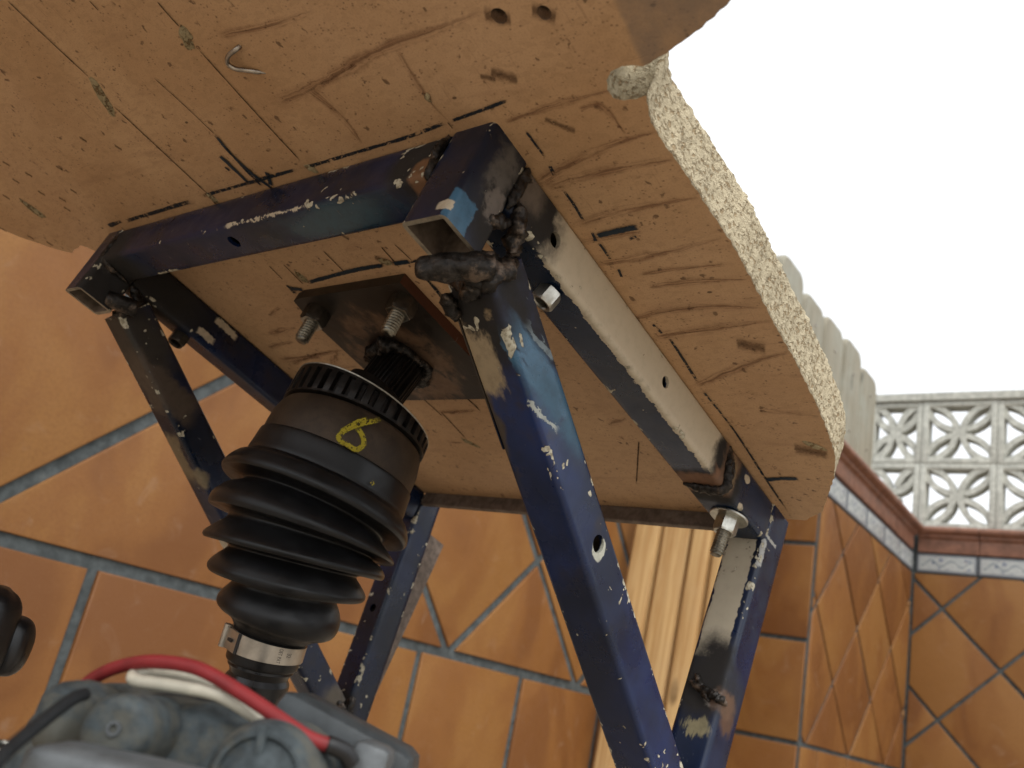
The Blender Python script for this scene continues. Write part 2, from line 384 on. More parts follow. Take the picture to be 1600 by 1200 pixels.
# recessed wall on the left, behind the stand
ra = wall_root('recessed terracotta wall with wide grey joints seen on the left behind the stand', XA, 1.5)
back(ra, (XA - .15, -1.2, FLOOR), (XA - .007, YP + .2, ZC - .102))
ya, yn = 1.4953 * 4 / 3, 1.2672 * 4 / 3; za = .082; ga = .022
P = local(ra) @ plane((XA, 0, 0), (0, 1, 0), (1, 0, 0))
lo, hi = (-1.19, FLOOR + .004), (YP - .012, za - ga / 2)
lay(ra, P, squares(ya, za - TA, TA, TA, ga, lo, hi), lo, hi, key='sa')
lo, hi = (-1.19, za + ga / 2), (YP - .012, ZC - .06)
lay(ra, P, diamonds(yn, za, TA, ga, lo, hi), lo, hi, key='da')
mb = MB(); o = ra.location
mb.box((XA - .16 - o.x, -1.2 - o.y, ZC - .04 - o.z), (XA + .03 - o.x, 2.445 - o.y, ZC - o.z), .012); mb.build('coping', M['coping'], ra)

mb = MB(); mb.box((XA - .1 - o.x, 2.45 - o.y, ZC - .10 - o.z), (XW - .02 - o.x, YP - .002 - o.y, ZC - .003 - o.z), .006); mb.build('ledge_slab', M['concrete'], ra)

# pier and the side wall running away from it
r1 = wall_root('side wall of thin diamond joints, its face running away to the corner', XW, 3.7)
back(r1, (XA, YP + .007, FLOOR), (XW - .007, YW + .2, ZC - .03))
P = local(r1) @ plane((0, YP, 0), (1, 0, 0), (0, -1, 0)); PX = XW - .006
lo, hi = (XA + .004, FLOOR + .004), (PX, Z0 - GAP / 2)
lay(r1, P, squares(PX - .305, Z0 - TS, .305, TS, GAP, lo, hi), lo, hi, key='sp')
lo, hi = (XA + .004, Z0 + GAP / 2), (PX, ZC - .05)
lay(r1, P, squares(PX - .305, .395 - .328, .305, .328, GAP, lo, hi), lo, hi, key='sp2')
P = local(r1) @ plane((XW, 0, 0), (0, 1, 0), (1, 0, 0))
lo, hi = (YP + .012, FLOOR + .004), (YW - .008, Z0 - GAP / 2)
lay(r1, P, squares(3.30, Z0 - TS, TS, TS, GAP, lo, hi), lo, hi, key='s1')
lo, hi = (YP + .012, Z0 + GAP / 2), (YW - .008, ZL - .006)
lay(r1, P, diamonds(3.3054 * 1.1, .4772 * 1.1, TS, GAP, lo, hi), lo, hi, key='d1')

# end wall
r2 = wall_root('end wall of large diamond tiles facing the camera, under the pierced blocks', 0, YW)
back(r2, (XA, YW + .007, FLOOR), (3.2, YW + .2, ZC - .03))
P = local(r2) @ plane((0, YW, 0), (1, 0, 0), (0, -1, 0))
lo, hi = (XW + .008, FLOOR + .004), (3.18, Z0 - GAP / 2)
lay(r2, P, squares(XW, Z0 - TS, TS, TS, GAP, lo, hi), lo, hi, key='s1')
lo, hi = (XW + .008, Z0 + GAP / 2), (3.18, ZL - .006)
lay(r2, P, diamonds(-.8728 * 1.1, .6909 * 1.1, TS, GAP, lo, hi), lo, hi, key='d1')

def border(root, P, u0, u1, step):
    k = u0; me = None
    while k < u1 - .02:
        e = min(k + step, u1); q = [(k + .004, ZL + .002), (e - .004, ZL + .002), (e - .004, ZT - .002), (k + .004, ZT - .002)]
        if me is None or e - k < step - 1e-6:
            m2, cx, cy = slab(q, .009, .0015, 'border_tile', M['listello'])
            if me is None: me = m2
        else: m2 = me; cx, cy = (k + e) / 2, (ZL + ZT) / 2
        link('border_tile', m2, root, P @ Matrix.Translation((cx, cy, .002))); k = e
PROF = [(-.12, 0), (.010, 0), (.012, .004), (.012, .058), (.020, .064), (.026, .068), (.027, .078), (.040, .082), (.050, .090), (.052, .100), (.046, .110), (.036, .113), (-.12, .113)]
def coping(root, P, u0, u1, step):
    k = u0
    while k < u1 - .03:
        e = min(k + step, u1); mb = MB(); dz = rnd.uniform(-.0015, .0015)
        mb.rings([[P @ Vector((u, ZT + .004 + z + dz - (.006 if z > .11 else 0), o)) for o, z in PROF] for u in (k + .002, e - .002)])
        mb.build('coping_tile', M['coping'], root, 40); k = e
P = local(r1) @ plane((XW, 0, 0), (0, 1, 0), (1, 0, 0)); border(r1, P, YP + .004, YW - .010, .255); coping(r1, P, YP, YW - .056, .30)
P = local(r2) @ plane((0, YW, 0), (1, 0, 0), (0, -1, 0)); border(r2, P, XW + .012, 3.18, .2525); coping(r2, P, XW + .018, 3.18, .255)
mb = MB(); o = r1.location; mb.box((XA - o.x, YP + .004 - o.y, ZC - .03 - o.z), (XW - .1 - o.x, YW - o.y, ZC - .006 - o.z)); mb.build('wall_top', M['concrete'], r1)
mb = MB(); o = r2.location; mb.box((XA - o.x, YW + .10 - o.y, ZC - .03 - o.z), (3.2 - o.x, YW + .2 - o.y, ZC - .008 - o.z)); mb.build('wall_top', M['concrete'], r2)

# pierced concrete block screen
rs = empty('screen_wall', Matrix.Translation((0, YW + .03, ZC)), label='pale pierced concrete screen of petal blocks on top of the end wall', cat='screen wall', kind='thing')
SB, SH, SD = .3215, .3105, .085
def breeze_block(wd, ht, broken=False, seed=0):
    mb = MB(); fr = .026
    def bx(x0, x1, z0, z1, d): mb.box((x0, (SD - d) / 2, z0), (x1, (SD + d) / 2, z1), .003)
    bx(0, fr, 0, ht, SD); bx(wd - fr, wd, 0, ht, SD); bx(fr + .0005, wd - fr - .0005, ht - fr, ht, SD - .003); bx(fr + .0005, wd - fr - .0005, 0, fr, SD - .003)
    a, b = wd / 2, ht / 2; tk = .027
    for k, (cx, cz, a0, d) in enumerate(((a, 0, 0, .066), (a, ht, math.pi, .063), (0, b, -math.pi / 2, .069), (wd, b, math.pi / 2, .072))):
        n = 20; vs = []; fs = []
        rng = range(n + 1)
        if broken and k == 3: rng = range(0, 9)
        if broken and k == 0: rng = range(8, n + 1)
        for i in rng:
            t_ = a0 + math.pi * i / n
            for rr in (1 - tk / a, 1):
                px = cx + math.cos(t_) * a * rr; pz = cz + math.sin(t_) * b * rr
                px = min(max(px, .004), wd - .004); pz = min(max(pz, .004), ht - .004)
                w_ = d * (1 if not broken else 1 + .1 * noise.noise((px * 40, pz * 40, seed)))
                vs += [(px, (SD - w_) / 2, pz), (px, (SD + w_) / 2, pz)]
        m = len(vs) // 4
        for i in range(m - 1):
            p, q = i * 4, i * 4 + 4
            fs += [(p, q, q + 2, p + 2), (p + 1, p + 3, q + 3, q + 1), (p, p + 1, q + 1, q), (p + 2, q + 2, q + 3, p + 3)]
        fs += [(0, 2, 3, 1), (m * 4 - 4, m * 4 - 3, m * 4 - 1, m * 4 - 2)]
        mb.add(vs, fs)
    return mb
std = None
for j in range(2):
    for i in range(-1, 12):
        x = -1.087 + i * SB if i >= 0 else -1.333; wd = SB if i >= 0 else .246
        if i >= 0 and std is not None: link('breeze_block', std, rs, Matrix.Translation((x, rnd.uniform(-.002, .002), .012 + j * SH))); continue
        o_ = breeze_block(wd - .002, SH - .002, broken=(i < 0 and j == 0), seed=j).build('breeze_block', M['concrete'], rs, 40, Matrix.Translation((x, .003 * (i < 0), .012 + j * SH)))
        if i >= 0: std = o_.data
mb = MB(); n = 60; rings = []
for i in range(n + 1):
    x = -1.345 + i * (3.78 + 1.345) / n; q = lambda s_: .003 * noise.noise((x * 9, s_, 0))
    rings.append([Vector((x, -.012 + q(1), .014 + 2 * SH)), Vector((x, -.014 + q(2), .014 + 2 * SH + .036)), Vector((x, .004, .014 + 2 * SH + .042 + q(3))), Vector((x, .095, .014 + 2 * SH + .042)), Vector((x, .098, .014 + 2 * SH))])
mb.rings(rings); mb.build('coping_beam', M['concrete'], rs, 30)
mb = MB(); mb.box((-1.345, .0, -.012), (3.78, .09, .0115)); mb.build('mortar_bed', M['concrete'], rs)

# picket fence standing on the side wall
rf = empty('picket_fence', Matrix.Translation((XW - .06, 2.6, ZC)), label='weathered grey round-topped wooden picket fence on top of the side wall', cat='fence')
def picket(wd, ht, th):
    mb = MB(); prof = []; r_ = .05
    for k in range(9): a = math.pi / 2 * k / 8; prof.append((wd / 2 - r_ + r_ * math.cos(a), ht - r_ + r_ * math.sin(a)))
    prof = [(wd / 2, 0)] + prof + [(-x, z) for x, z in reversed(prof)] + [(-wd / 2, 0)]
    def sec(o, k): return [Vector((o, y * k, z if z < .01 else z - (1 - k) * .1)) for y, z in prof]
    mb.rings([sec(-th / 2, 1), sec(th * .25, 1), sec(th * .5, .93)])
    return mb
pm = [picket(.212, .497 + rnd.uniform(-.02, .02), .036).build('picket', M['picket'], rf, 40) for _ in range(3)]
spots = [3.702 - .2345 * k for k in range(5)]
for k, y in enumerate(spots):
    o_ = pm[k] if k < 3 else pm[k % 3].copy()
    if k >= 3: col.objects.link(o_)
    o_.matrix_local = Matrix.Translation((0, y - 2.6, 0)) @ Matrix.Rotation(rnd.uniform(-.012, .012), 4, 'X')
for z in (.12, .36):
    mb = MB(); mb.box((-.05, spots[-1] - 2.70, z), (-.0185, spots[0] - 2.5, z + .06), .004); mb.build('rail', M['picket'], rf)
for k, y in enumerate(spots):
    for z in (.15, .39):
        mb = MB(); lathe(mb, (.0185, y - 2.6 + .01, z), (1, 0, 0), [(0, .006), (.003, .0055), (.004, .002)], 10); mb.build('nail_head', M['nail'], rf, 40)

# pine boards standing upright in the nook
rp = empty('pine_panel', Matrix.Translation((-1.2, 2.36, FLOOR)) @ Matrix.Rotation(R(1.5), 4, 'Y'), label='upright panel of pale pine boards standing between the steel legs and the pier', cat='wooden panel')
x = -.195
for k, wd in enumerate((.088, .094, .066, .086)):
    mb = MB(); pr = [(0.0, .026), (.004, .006), (.012, .0), (wd - .013, .0), (wd - .005, .005), (wd - .0015, .026)]
    dy = (.0, .006, .002, .008, .003)[k]
    mb.rings([[Vector((x + px, py + dy, z)) for px, py in pr] for z in (0, .6, 1.25)]); mb.build('pine_board', M['pine'], rp, 35)
    x += wd + .0015
mb = MB(); mb.box((-.195, .030, .75), (x, .055, .83)); mb.build('batten', M['pine'], rp)
# ---- strokes on the table's underside: (width, [(x, y), ...]) in drawing units
STROKES_PEN = [
 (0.00322,[(-0.5233,-0.0091),(-0.4949,-0.0098)]), (0.00303,[(-0.4889,-0.0085),(-0.3629,-0.0088)]), (0.00268,[(-0.3453,-0.0105),(-0.2656,-0.0095),(-0.2043,-0.0088)]), 
 (0.00232,[(-0.2011,-0.008),(-0.1308,-0.0079),(-0.0754,-0.0078),(-0.037,-0.0099)]), (0.00207,[(-0.0328,-0.0098),(-0.0058,-0.0108),(0.0188,-0.0121)]), (0.0026,[(-0.2554,-0.0619),(-0.259,-0.0388),(-0.2565,-0.0154),(-0.2504,0.003)]), 
 (0.00209,[(-0.2578,-0.0482),(-0.2602,-0.0249),(-0.2598,-0.0029)]), (0.00318,[(-0.2731,-0.0418),(-0.2723,-0.0265),(-0.2714,-0.0087)]), (0.00315,[(-0.2391,-0.014),(-0.2491,-0.0012)]), 
 (0.00213,[(-0.2802,-0.03),(-0.2787,-0.0252)]), (0.00167,[(0.0169,0.0125),(0.0171,0.0247),(0.0177,0.0351)]), (0.00214,[(0.0165,0.0435),(0.0148,0.0519)]), 
 (0.00177,[(0.0138,0.0661),(0.0139,0.0791),(0.0125,0.0947)]), (0.00162,[(0.012,0.1177),(0.0122,0.1258),(0.0119,0.1361)]), (0.00189,[(0.0129,0.1461),(0.0107,0.1551)]), 
 (0.00207,[(0.0142,0.2291),(0.0133,0.2557),(0.0116,0.2862)]), (0.00176,[(0.0084,0.21),(0.0108,0.2223)]), (0.00171,[(0.0103,0.3015),(0.0111,0.3089),(0.0133,0.3511),(0.0125,0.3929),(0.0104,0.4375),(0.0088,0.5108)]), 
 (0.00403,[(0.0131,0.1112),(0.0298,0.1099),(0.0505,0.1089)]), (0.00229,[(0.0127,0.1071),(0.0107,0.1161)]), (0.0041,[(0.009,0.441),(0.0254,0.4375),(0.0431,0.4363)]), 
 (0.00178,[(0.0383,0.1187),(0.0444,0.1173)]), (0.00436,[(-0.3557,0.1127),(-0.339,0.118)]), (0.00313,[(-0.3546,0.1081),(-0.3552,0.1214)]), (0.00348,[(-0.3239,0.11),(-0.2815,0.1066),(-0.2426,0.1043),(-0.2081,0.1042)]), 
 (0.00381,[(-0.1961,0.1046),(-0.1767,0.1055)]), (0.00215,[(-0.1774,0.1062),(-0.1613,0.1058)]), (0.00334,[(-0.1747,0.1139),(-0.1747,0.1322),(-0.1761,0.1507),(-0.18,0.1766)]), 
 ]
STROKES_SCORE = [
 (0.00148,[(-0.3329,-0.2136),(-0.3322,-0.1811),(-0.3304,-0.14)]), (0.00163,[(-0.3367,-0.1121),(-0.335,-0.0645),(-0.3332,-0.0085)]), (0.00132,[(-0.1898,-0.162),(-0.1906,-0.1518),(-0.1907,-0.1401)]), 
 (0.00143,[(-0.1923,-0.1241),(-0.1937,-0.0638),(-0.1936,-0.0109)]), (0.00099,[(-0.2619,-0.1197),(-0.258,-0.0889),(-0.256,-0.06)]), (0.00114,[(-0.2509,-0.184),(-0.2512,-0.1754)]), 
 (0.00171,[(-0.3356,-0.0091),(-0.3363,0.0068)]), (0.00154,[(-0.3512,0.0804),(-0.3522,0.1011)]), (0.00152,[(-0.3299,0.082),(-0.3308,0.1108)]), (0.00143,[(-0.2627,0.0763),(-0.2623,0.1073)]), 
 (0.00136,[(-0.1925,0.0838),(-0.1932,0.1101)]), (0.00134,[(-0.1759,0.0834),(-0.1727,0.1054)]), (0.00174,[(-0.3294,0.2971),(-0.3271,0.3339)]), (0.00166,[(-0.2655,0.2954),(-0.2631,0.3253)]), 
 (0.00178,[(-0.3226,0.3243),(-0.3268,0.3779)]), (0.00166,[(-0.2643,0.2959),(-0.2627,0.3203)]), (0.00161,[(-0.144,0.4606),(-0.0933,0.3737)]), (0.00107,[(-0.036,-0.0096),(-0.0359,-0.0039)]), 
 ]
STROKES_GOUGE = [
 (0.00378,[(-0.1659,-0.1246),(-0.1152,-0.1151),(-0.0656,-0.1106)]), (0.00539,[(-0.169,-0.0639),(-0.1212,-0.0659),(-0.0832,-0.0689),(-0.0414,-0.0724),(0.0087,-0.0704),(0.0506,-0.0711)]), 
 (0.00455,[(-0.1271,-0.0671),(-0.1202,-0.0466),(-0.1192,-0.0302),(-0.1207,-0.0122)]), (0.0025,[(-0.0321,-0.0693),(-0.0358,-0.0486),(-0.0377,-0.0278),(-0.0343,-0.008)]), 
 (0.00301,[(-0.1144,-0.0655),(-0.07,-0.0689)]), (0.00315,[(0.0066,0.0025),(0.0548,0.0007),(0.0919,0.002)]), (0.00496,[(-0.0055,0.0554),(0.0245,0.0478),(0.0602,0.0401),(0.1044,0.0368)]), 
 (0.00501,[(-0.0024,0.0592),(0.0499,0.0576),(0.1037,0.0601)]), (0.0043,[(-0.0003,0.0979),(0.0393,0.0934),(0.0753,0.0927),(0.1043,0.0934)]), (0.00362,[(-0.0039,0.1146),(0.0275,0.114),(0.0533,0.1152)]), 
 (0.00404,[(-0.0012,0.1388),(0.0521,0.1372),(0.1057,0.1306)]), (0.00362,[(0.0266,0.1548),(0.0589,0.1545),(0.0982,0.1558)]), (0.00412,[(0.0246,0.1688),(0.0623,0.1689),(0.1052,0.1728)]), 
 (0.0043,[(-0.0148,0.2033),(0.0493,0.1958),(0.1048,0.203)]), (0.00532,[(-0.0001,0.2261),(0.0588,0.2211),(0.1039,0.2173)]), (0.00502,[(0.0057,0.2922),(0.0658,0.2663),(0.1061,0.2535)]), 
 (0.00365,[(0.0483,0.3284),(0.0715,0.3334),(0.0992,0.3383)]), (0.00312,[(0.0625,0.008),(0.078,0.0101),(0.0823,0.0353)]), (0.00549,[(-0.4648,0.1745),(-0.4332,0.1704),(-0.409,0.1694)]), 
 (0.00495,[(-0.49,0.1954),(-0.4352,0.1901)]), (0.00633,[(-0.5015,0.2192),(-0.4477,0.2174),(-0.4104,0.214),(-0.3724,0.2104)]), (0.00565,[(-0.4852,0.2267),(-0.4357,0.2184),(-0.3911,0.2098)]), 
 (0.00568,[(-0.4767,0.241),(-0.4268,0.2388),(-0.3723,0.2386)]), (0.00484,[(-0.4156,0.233),(-0.3841,0.2124)]), (0.00399,[(-0.4308,0.1464),(-0.3997,0.1374)]), 
 (0.00414,[(-0.3273,0.3262),(-0.2785,0.3251)]), (0.00411,[(-0.3144,0.3279),(-0.2678,0.3236)]), (0.00424,[(-0.1162,0.3496),(-0.0876,0.3394)]), (0.00369,[(-0.3631,0.3869),(-0.3402,0.3875)]), 
 (0.00311,[(-0.1138,0.3693),(-0.1119,0.3772)]), ]
STROKES_FIBRE = [
 (0.01079,[(-0.1885,-0.1393),(-0.2003,-0.1246)]), (0.01039,[(-0.3297,-0.1385),(-0.3385,-0.1228),(-0.3484,-0.1066)]), (0.00701,[(-0.1929,-0.0094),(-0.1873,-0.0011)]), 
 (0.00679,[(-0.3332,-0.0109),(-0.3328,0.0003)]), (0.01216,[(-0.6199,-0.0657),(-0.6151,-0.0523),(-0.616,-0.0399)]), (0.00504,[(-0.0362,-0.0344),(-0.0377,-0.0278)]), 
 (0.00771,[(-0.2085,0.0975),(-0.1989,0.1049)]), (0.00849,[(-0.3252,0.095),(-0.323,0.1092)]), (0.00581,[(-0.3336,0.3785),(-0.3208,0.3953)]), (0.00647,[(0.0694,0.376),(0.0848,0.3874)]), 
 ]
STROKES_STAIN = [
 (0.01545,[(0.0662,0.2406),(0.0875,0.2496)]), (0.01857,[(0.0571,0.3863),(0.0849,0.3953)]), (0.01018,[(0.0201,-0.034),(0.0357,-0.0231)]), (0.00554,[(0.0118,-0.0336),(0.0208,-0.0278)]), 
 (0.01101,[(0.0416,-0.069),(0.0566,-0.0593)]), (0.01071,[(0.0722,-0.0613),(0.084,-0.0515)]), (0.0088,[(-0.2115,0.0945),(-0.1932,0.1059)]), (0.00564,[(0.0349,0.0079),(0.0507,0.0229)]), 
 (0.03999,[(-0.62,-0.0696),(-0.5805,-0.0419)]), (0.00434,[(-0.0106,0.026),(-0.0078,0.0397)]), (0.00453,[(-0.4208,-0.1009),(-0.4172,-0.0946)]), (0.00487,[(-0.4991,-0.0858),(-0.4954,-0.0791)]), 
 (0.00506,[(-0.5579,-0.092),(-0.5541,-0.0849)]), (0.00519,[(-0.5911,-0.0913),(-0.5873,-0.0841)]), (0.00506,[(-0.5731,-0.1105),(-0.5693,-0.1035)]), (0.00519,[(-0.5728,-0.0698),(-0.5689,-0.0626)]), 
 (0.00516,[(-0.5507,-0.0557),(-0.5468,-0.0484)]), (0.00524,[(-0.5619,-0.0444),(-0.558,-0.037)]), (0.00582,[(-0.7241,-0.0471),(-0.72,-0.0389)]), (0.00576,[(-0.6888,-0.0275),(-0.6847,-0.0193)]), 
 (0.00573,[(-0.6671,-0.0128),(-0.663,-0.0046)]), (0.00502,[(-0.5181,-0.0597),(-0.5142,-0.0527)]), (0.00541,[(-0.6411,-0.08),(-0.6372,-0.0725)]), (0.00447,[(-0.3869,-0.082),(-0.3832,-0.0758)]), 
 (0.00436,[(-0.2243,0.0639),(-0.2204,0.0702)]), (0.00336,[(-0.0391,-0.0353),(-0.0359,-0.0306)]), ]
# ------------------------------------------------------------------ the table: MDF top on a welded steel frame
LTW = Matrix(((0.9974347, 0.04859661, 0.05255834, -0.3608308 * U), (-0.06000251, 0.96799931, 0.24367404, 0.36692627 * U),
              (-0.0390347, -0.24620258, 0.96843202, 0.3500903 * U), (0, 0, 0, 1)))
table = empty('table', LTW, label='rough tan chipboard table on a chipped navy welded steel frame, seen from below', cat='table')
def mdf_mat():
    t = NT('hardboard_face'); c = t.coord()
    n = t.noise(c, 9, 5, .6, .4); base = t.mix(t.step(n, .3, .7), (.440, .262, .132), (.555, .355, .195))
    base = t.mix(t.step(t.noise(c, 5.5, 4, .6), .4, .7, 0, .75), base, (.52, .33, .190))
    rub = t.step(t.noise(t.scalev(c, (10, 55, 10)), 1, 5, .65, .6), .55, .78, 0, .45); base = t.mix(rub, base, (.24, .125, .065))
    f = t.noise(t.scalev(c, (900, 900, 900)), 1, 3, .7); base = t.mix(t.step(f, .45, .8, 0, .4), base, (.17, .085, .035))
    d = t.voro(t.vmath('ADD', c, t.vmath('SCALE', t.noise(c, 120, 3, .5, 0, True), None, .012)), 115)
    sp = t.math('MULTIPLY', t.step(d, .24, .15), t.step(t.noise(c, 60, 4, .7), .50, .58)); base = t.mix(t.math('MULTIPLY', sp, .75), base, (.085, .04, .018)); d3 = t.voro(t.scalev(t.vmath('ADD', c, (5, 2, 0)), (1, 1.5, 1)), 290); sp3 = t.math('MULTIPLY', t.step(d3, .27, .17), t.step(t.noise(c, 90, 3, .7), .47, .56)); base = t.mix(t.math('MULTIPLY', sp3, .55), base, (.11, .055, .025))
    d2 = t.voro(t.scalev(t.vmath('ADD', c, (3, 1, 0)), (1, 1.8, 1)), 46); sp2 = t.math('MULTIPLY', t.step(d2, .085, .055), t.step(t.noise(c, 24, 2), .54, .58)); base = t.mix(t.math('MULTIPLY', sp2, .8), base, (.05, .022, .010))
    for sv, th in (((700, 26, 1), .70), ((40, 620, 1), .71), ((260, 90, 1), .73)):
        sn = t.noise(t.scalev(c, sv), 1.0, 2, .5, .8); base = t.mix(t.math('MULTIPLY', t.math('MULTIPLY', t.step(sn, th - .03, th), t.step(t.noise(c, 17, 3, .6), .42, .6)), .25), base, (.15, .075, .035))
    fl = t.voro(t.vmath('ADD', t.scalev(c, (1, 1.7, 1)), t.vmath('SCALE', t.noise(c, 90, 3, .6, 0, True), None, .010)), 210, 'F1', 'Color'); fs = t.n('ShaderNodeSeparateXYZ'); t.l(fl, fs.inputs[0]); base = t.mix(t.step(fs.outputs[0], .45, 1, 0, .18), base, (.25, .145, .065))
    ink = t.math('MULTIPLY', t.step(t.voro(c, 300), .18, .1), t.step(t.noise(t.vmath('ADD', c, (9, 9, 0)), 22, 3), .6, .66)); base = t.mix(t.math('MULTIPLY', ink, .6), base, (.03, .02, .018))
    s = t.n('ShaderNodeSeparateXYZ'); t.l(t.vmath('ADD', c, t.vmath('SCALE', t.noise(c, 60, 4, .6, 0, True), None, .006)), s.inputs[0])
    # weathered darker corner of the front lobe
    e = t.math('ADD', s.outputs[0], t.math('MULTIPLY', s.outputs[1], .14))
    m = t.math('MULTIPLY', t.step(e, .1150 * U + .002, .1150 * U + .006), t.step(s.outputs[1], .010, .004)); base = t.mix(t.math('MULTIPLY', t.math('MULTIPLY', m, t.step(t.noise(c, 45, 5, .7), .3, .7, .45, .95)), .85), base, (.20, .150, .115))
    h = t.math('SUBTRACT', t.math('ADD', t.math('MULTIPLY', f, .25), t.math('MULTIPLY', n, .5)), t.math('ADD', t.math('MULTIPLY', sp, .8), sp2))
    return t.set(base, t.step(n, .3, .7, .5, .66), None, t.bump(h, .3, .0009), .4)
def fuzz_mat(name='sawn_fibre', a=(.62, .54, .38), b=(.36, .26, .15)):
    t = NT(name); c = t.coord(); f = t.noise(t.scalev(c, (1, 1, 1)), 260, 5, .7); g = t.noise(c, 700, 3, .7)
    cav = t.step(t.noise(t.scalev(c, (1, 1, 1.6)), 230, 5, .66, .8), .47, .37); tone = t.step(t.noise(c, 22, 3), .35, .7)
    base = t.mix(tone, a, tuple(x * .84 for x in a)); pit = t.step(t.voro(t.vmath('ADD', c, t.vmath('SCALE', t.noise(c, 200, 3, .6, 0, True), None, .006)), 190), .30, .16); cav = t.math('MAXIMUM', cav, t.math('MULTIPLY', pit, .9)); base = t.mix(t.math('MULTIPLY', cav, .85), base, b); base = t.mix(t.step(g, .55, .8, 0, .35), base, tuple(x * .6 for x in b))
    return t.set(base, .95, None, t.bump(t.math('ADD', t.math('MULTIPLY', f, 1.2), t.math('SUBTRACT', t.math('MULTIPLY', g, .5), cav)), .75, .0035), .1)
M['mdf'] = mdf_mat(); M['fuzz'] = fuzz_mat(); M['fibre'] = fuzz_mat('torn_fibre', (.42, .34, .20), (.20, .12, .055))

def densify(pts, step, amp, closed=False, seed=0):
    out = []
    for i in range(len(pts) - 1):
        a, b = Vector((*pts[i], 0)), Vector((*pts[i + 1], 0)); n = max(1, int((b - a).length / step))
        for k in range(n):
            p = a.lerp(b, k / n)
            out.append((p.x + amp * noise.noise((p.x * 160, p.y * 160, seed)) + amp * .6 * noise.noise((p.x * 420, p.y * 420, seed + 5)), p.y + amp * noise.noise((p.x * 160, p.y * 160, seed + 9))))
    return out
front_r = [(p.x, p.y) for p in smooth_path([(.26, -.56, 0), (.33, -.45, 0), (.355, -.30, 0), (.315, -.165, 0), (.2500, -.0860, 0), (.2150, -.0515, 0), (.1798, -.0285, 0), (.1558, -.0178, 0), (.1337, -.0108, 0)], 12)]
notch = [(.1337, -.0108), (.1166, -.0072)] + [(.0988 + .0112 * math.cos(a), .0002 + .0118 * math.sin(a)) for a in [R(q) for q in (70 - 150, -105, -130, -155, -180, -205, -230, -255)]][0:0]
notch += [(.1106, -.0099), (.1045, -.0114), (.0957, -.0091), (.0905, -.0056), (.0877, .0007), (.0881, .0072), (.0941, .0109), (.1011, .0120), (.1075, .0112), (.1087, .0119)]
rear_r = [(.1087, .0119), (.102, .030), (.1025, .0501), (.1054, .0891), (.1082, .1435), (.1050, .2101), (.1036, .2627), (.1003, .3206), (.095, .3659), (.0887, .4001), (.077, .432), (.0626, .4600), (.0439, .4966), (.020, .5155)]
rear = [(.020, .5155), (-.5355, .5155)]
left = [(-.5355, .5155), (-.5355, .03), (-.545, .026), (-.5600, .024), (-.5978, .0168), (-.6053, .0082), (-.6127, .0038), (-.6200, .0062), (-.636, .0077), (-.6455, .0102), (-.6560, .0062), (-.6726, -.0032), (-.6866, -.0133), (-.7087, -.0282), (-.726, -.0454)]
front_l = [(p.x, p.y) for p in smooth_path([(-.726, -.0454, 0), (-.775, -.095, 0), (-.82, -.18, 0), (-.84, -.30, 0), (-.81, -.45, 0), (-.74, -.56, 0)], 8)]
loop = densify(front_r, .006, .0008) + densify(notch, .002, .0007, seed=3) + densify(rear_r, .0022, .0011, seed=6) + densify(rear, .02, .0005) + densify(left, .003, .0008, seed=4) + densify(front_l + [(.26, -.56)], .01, .0008)
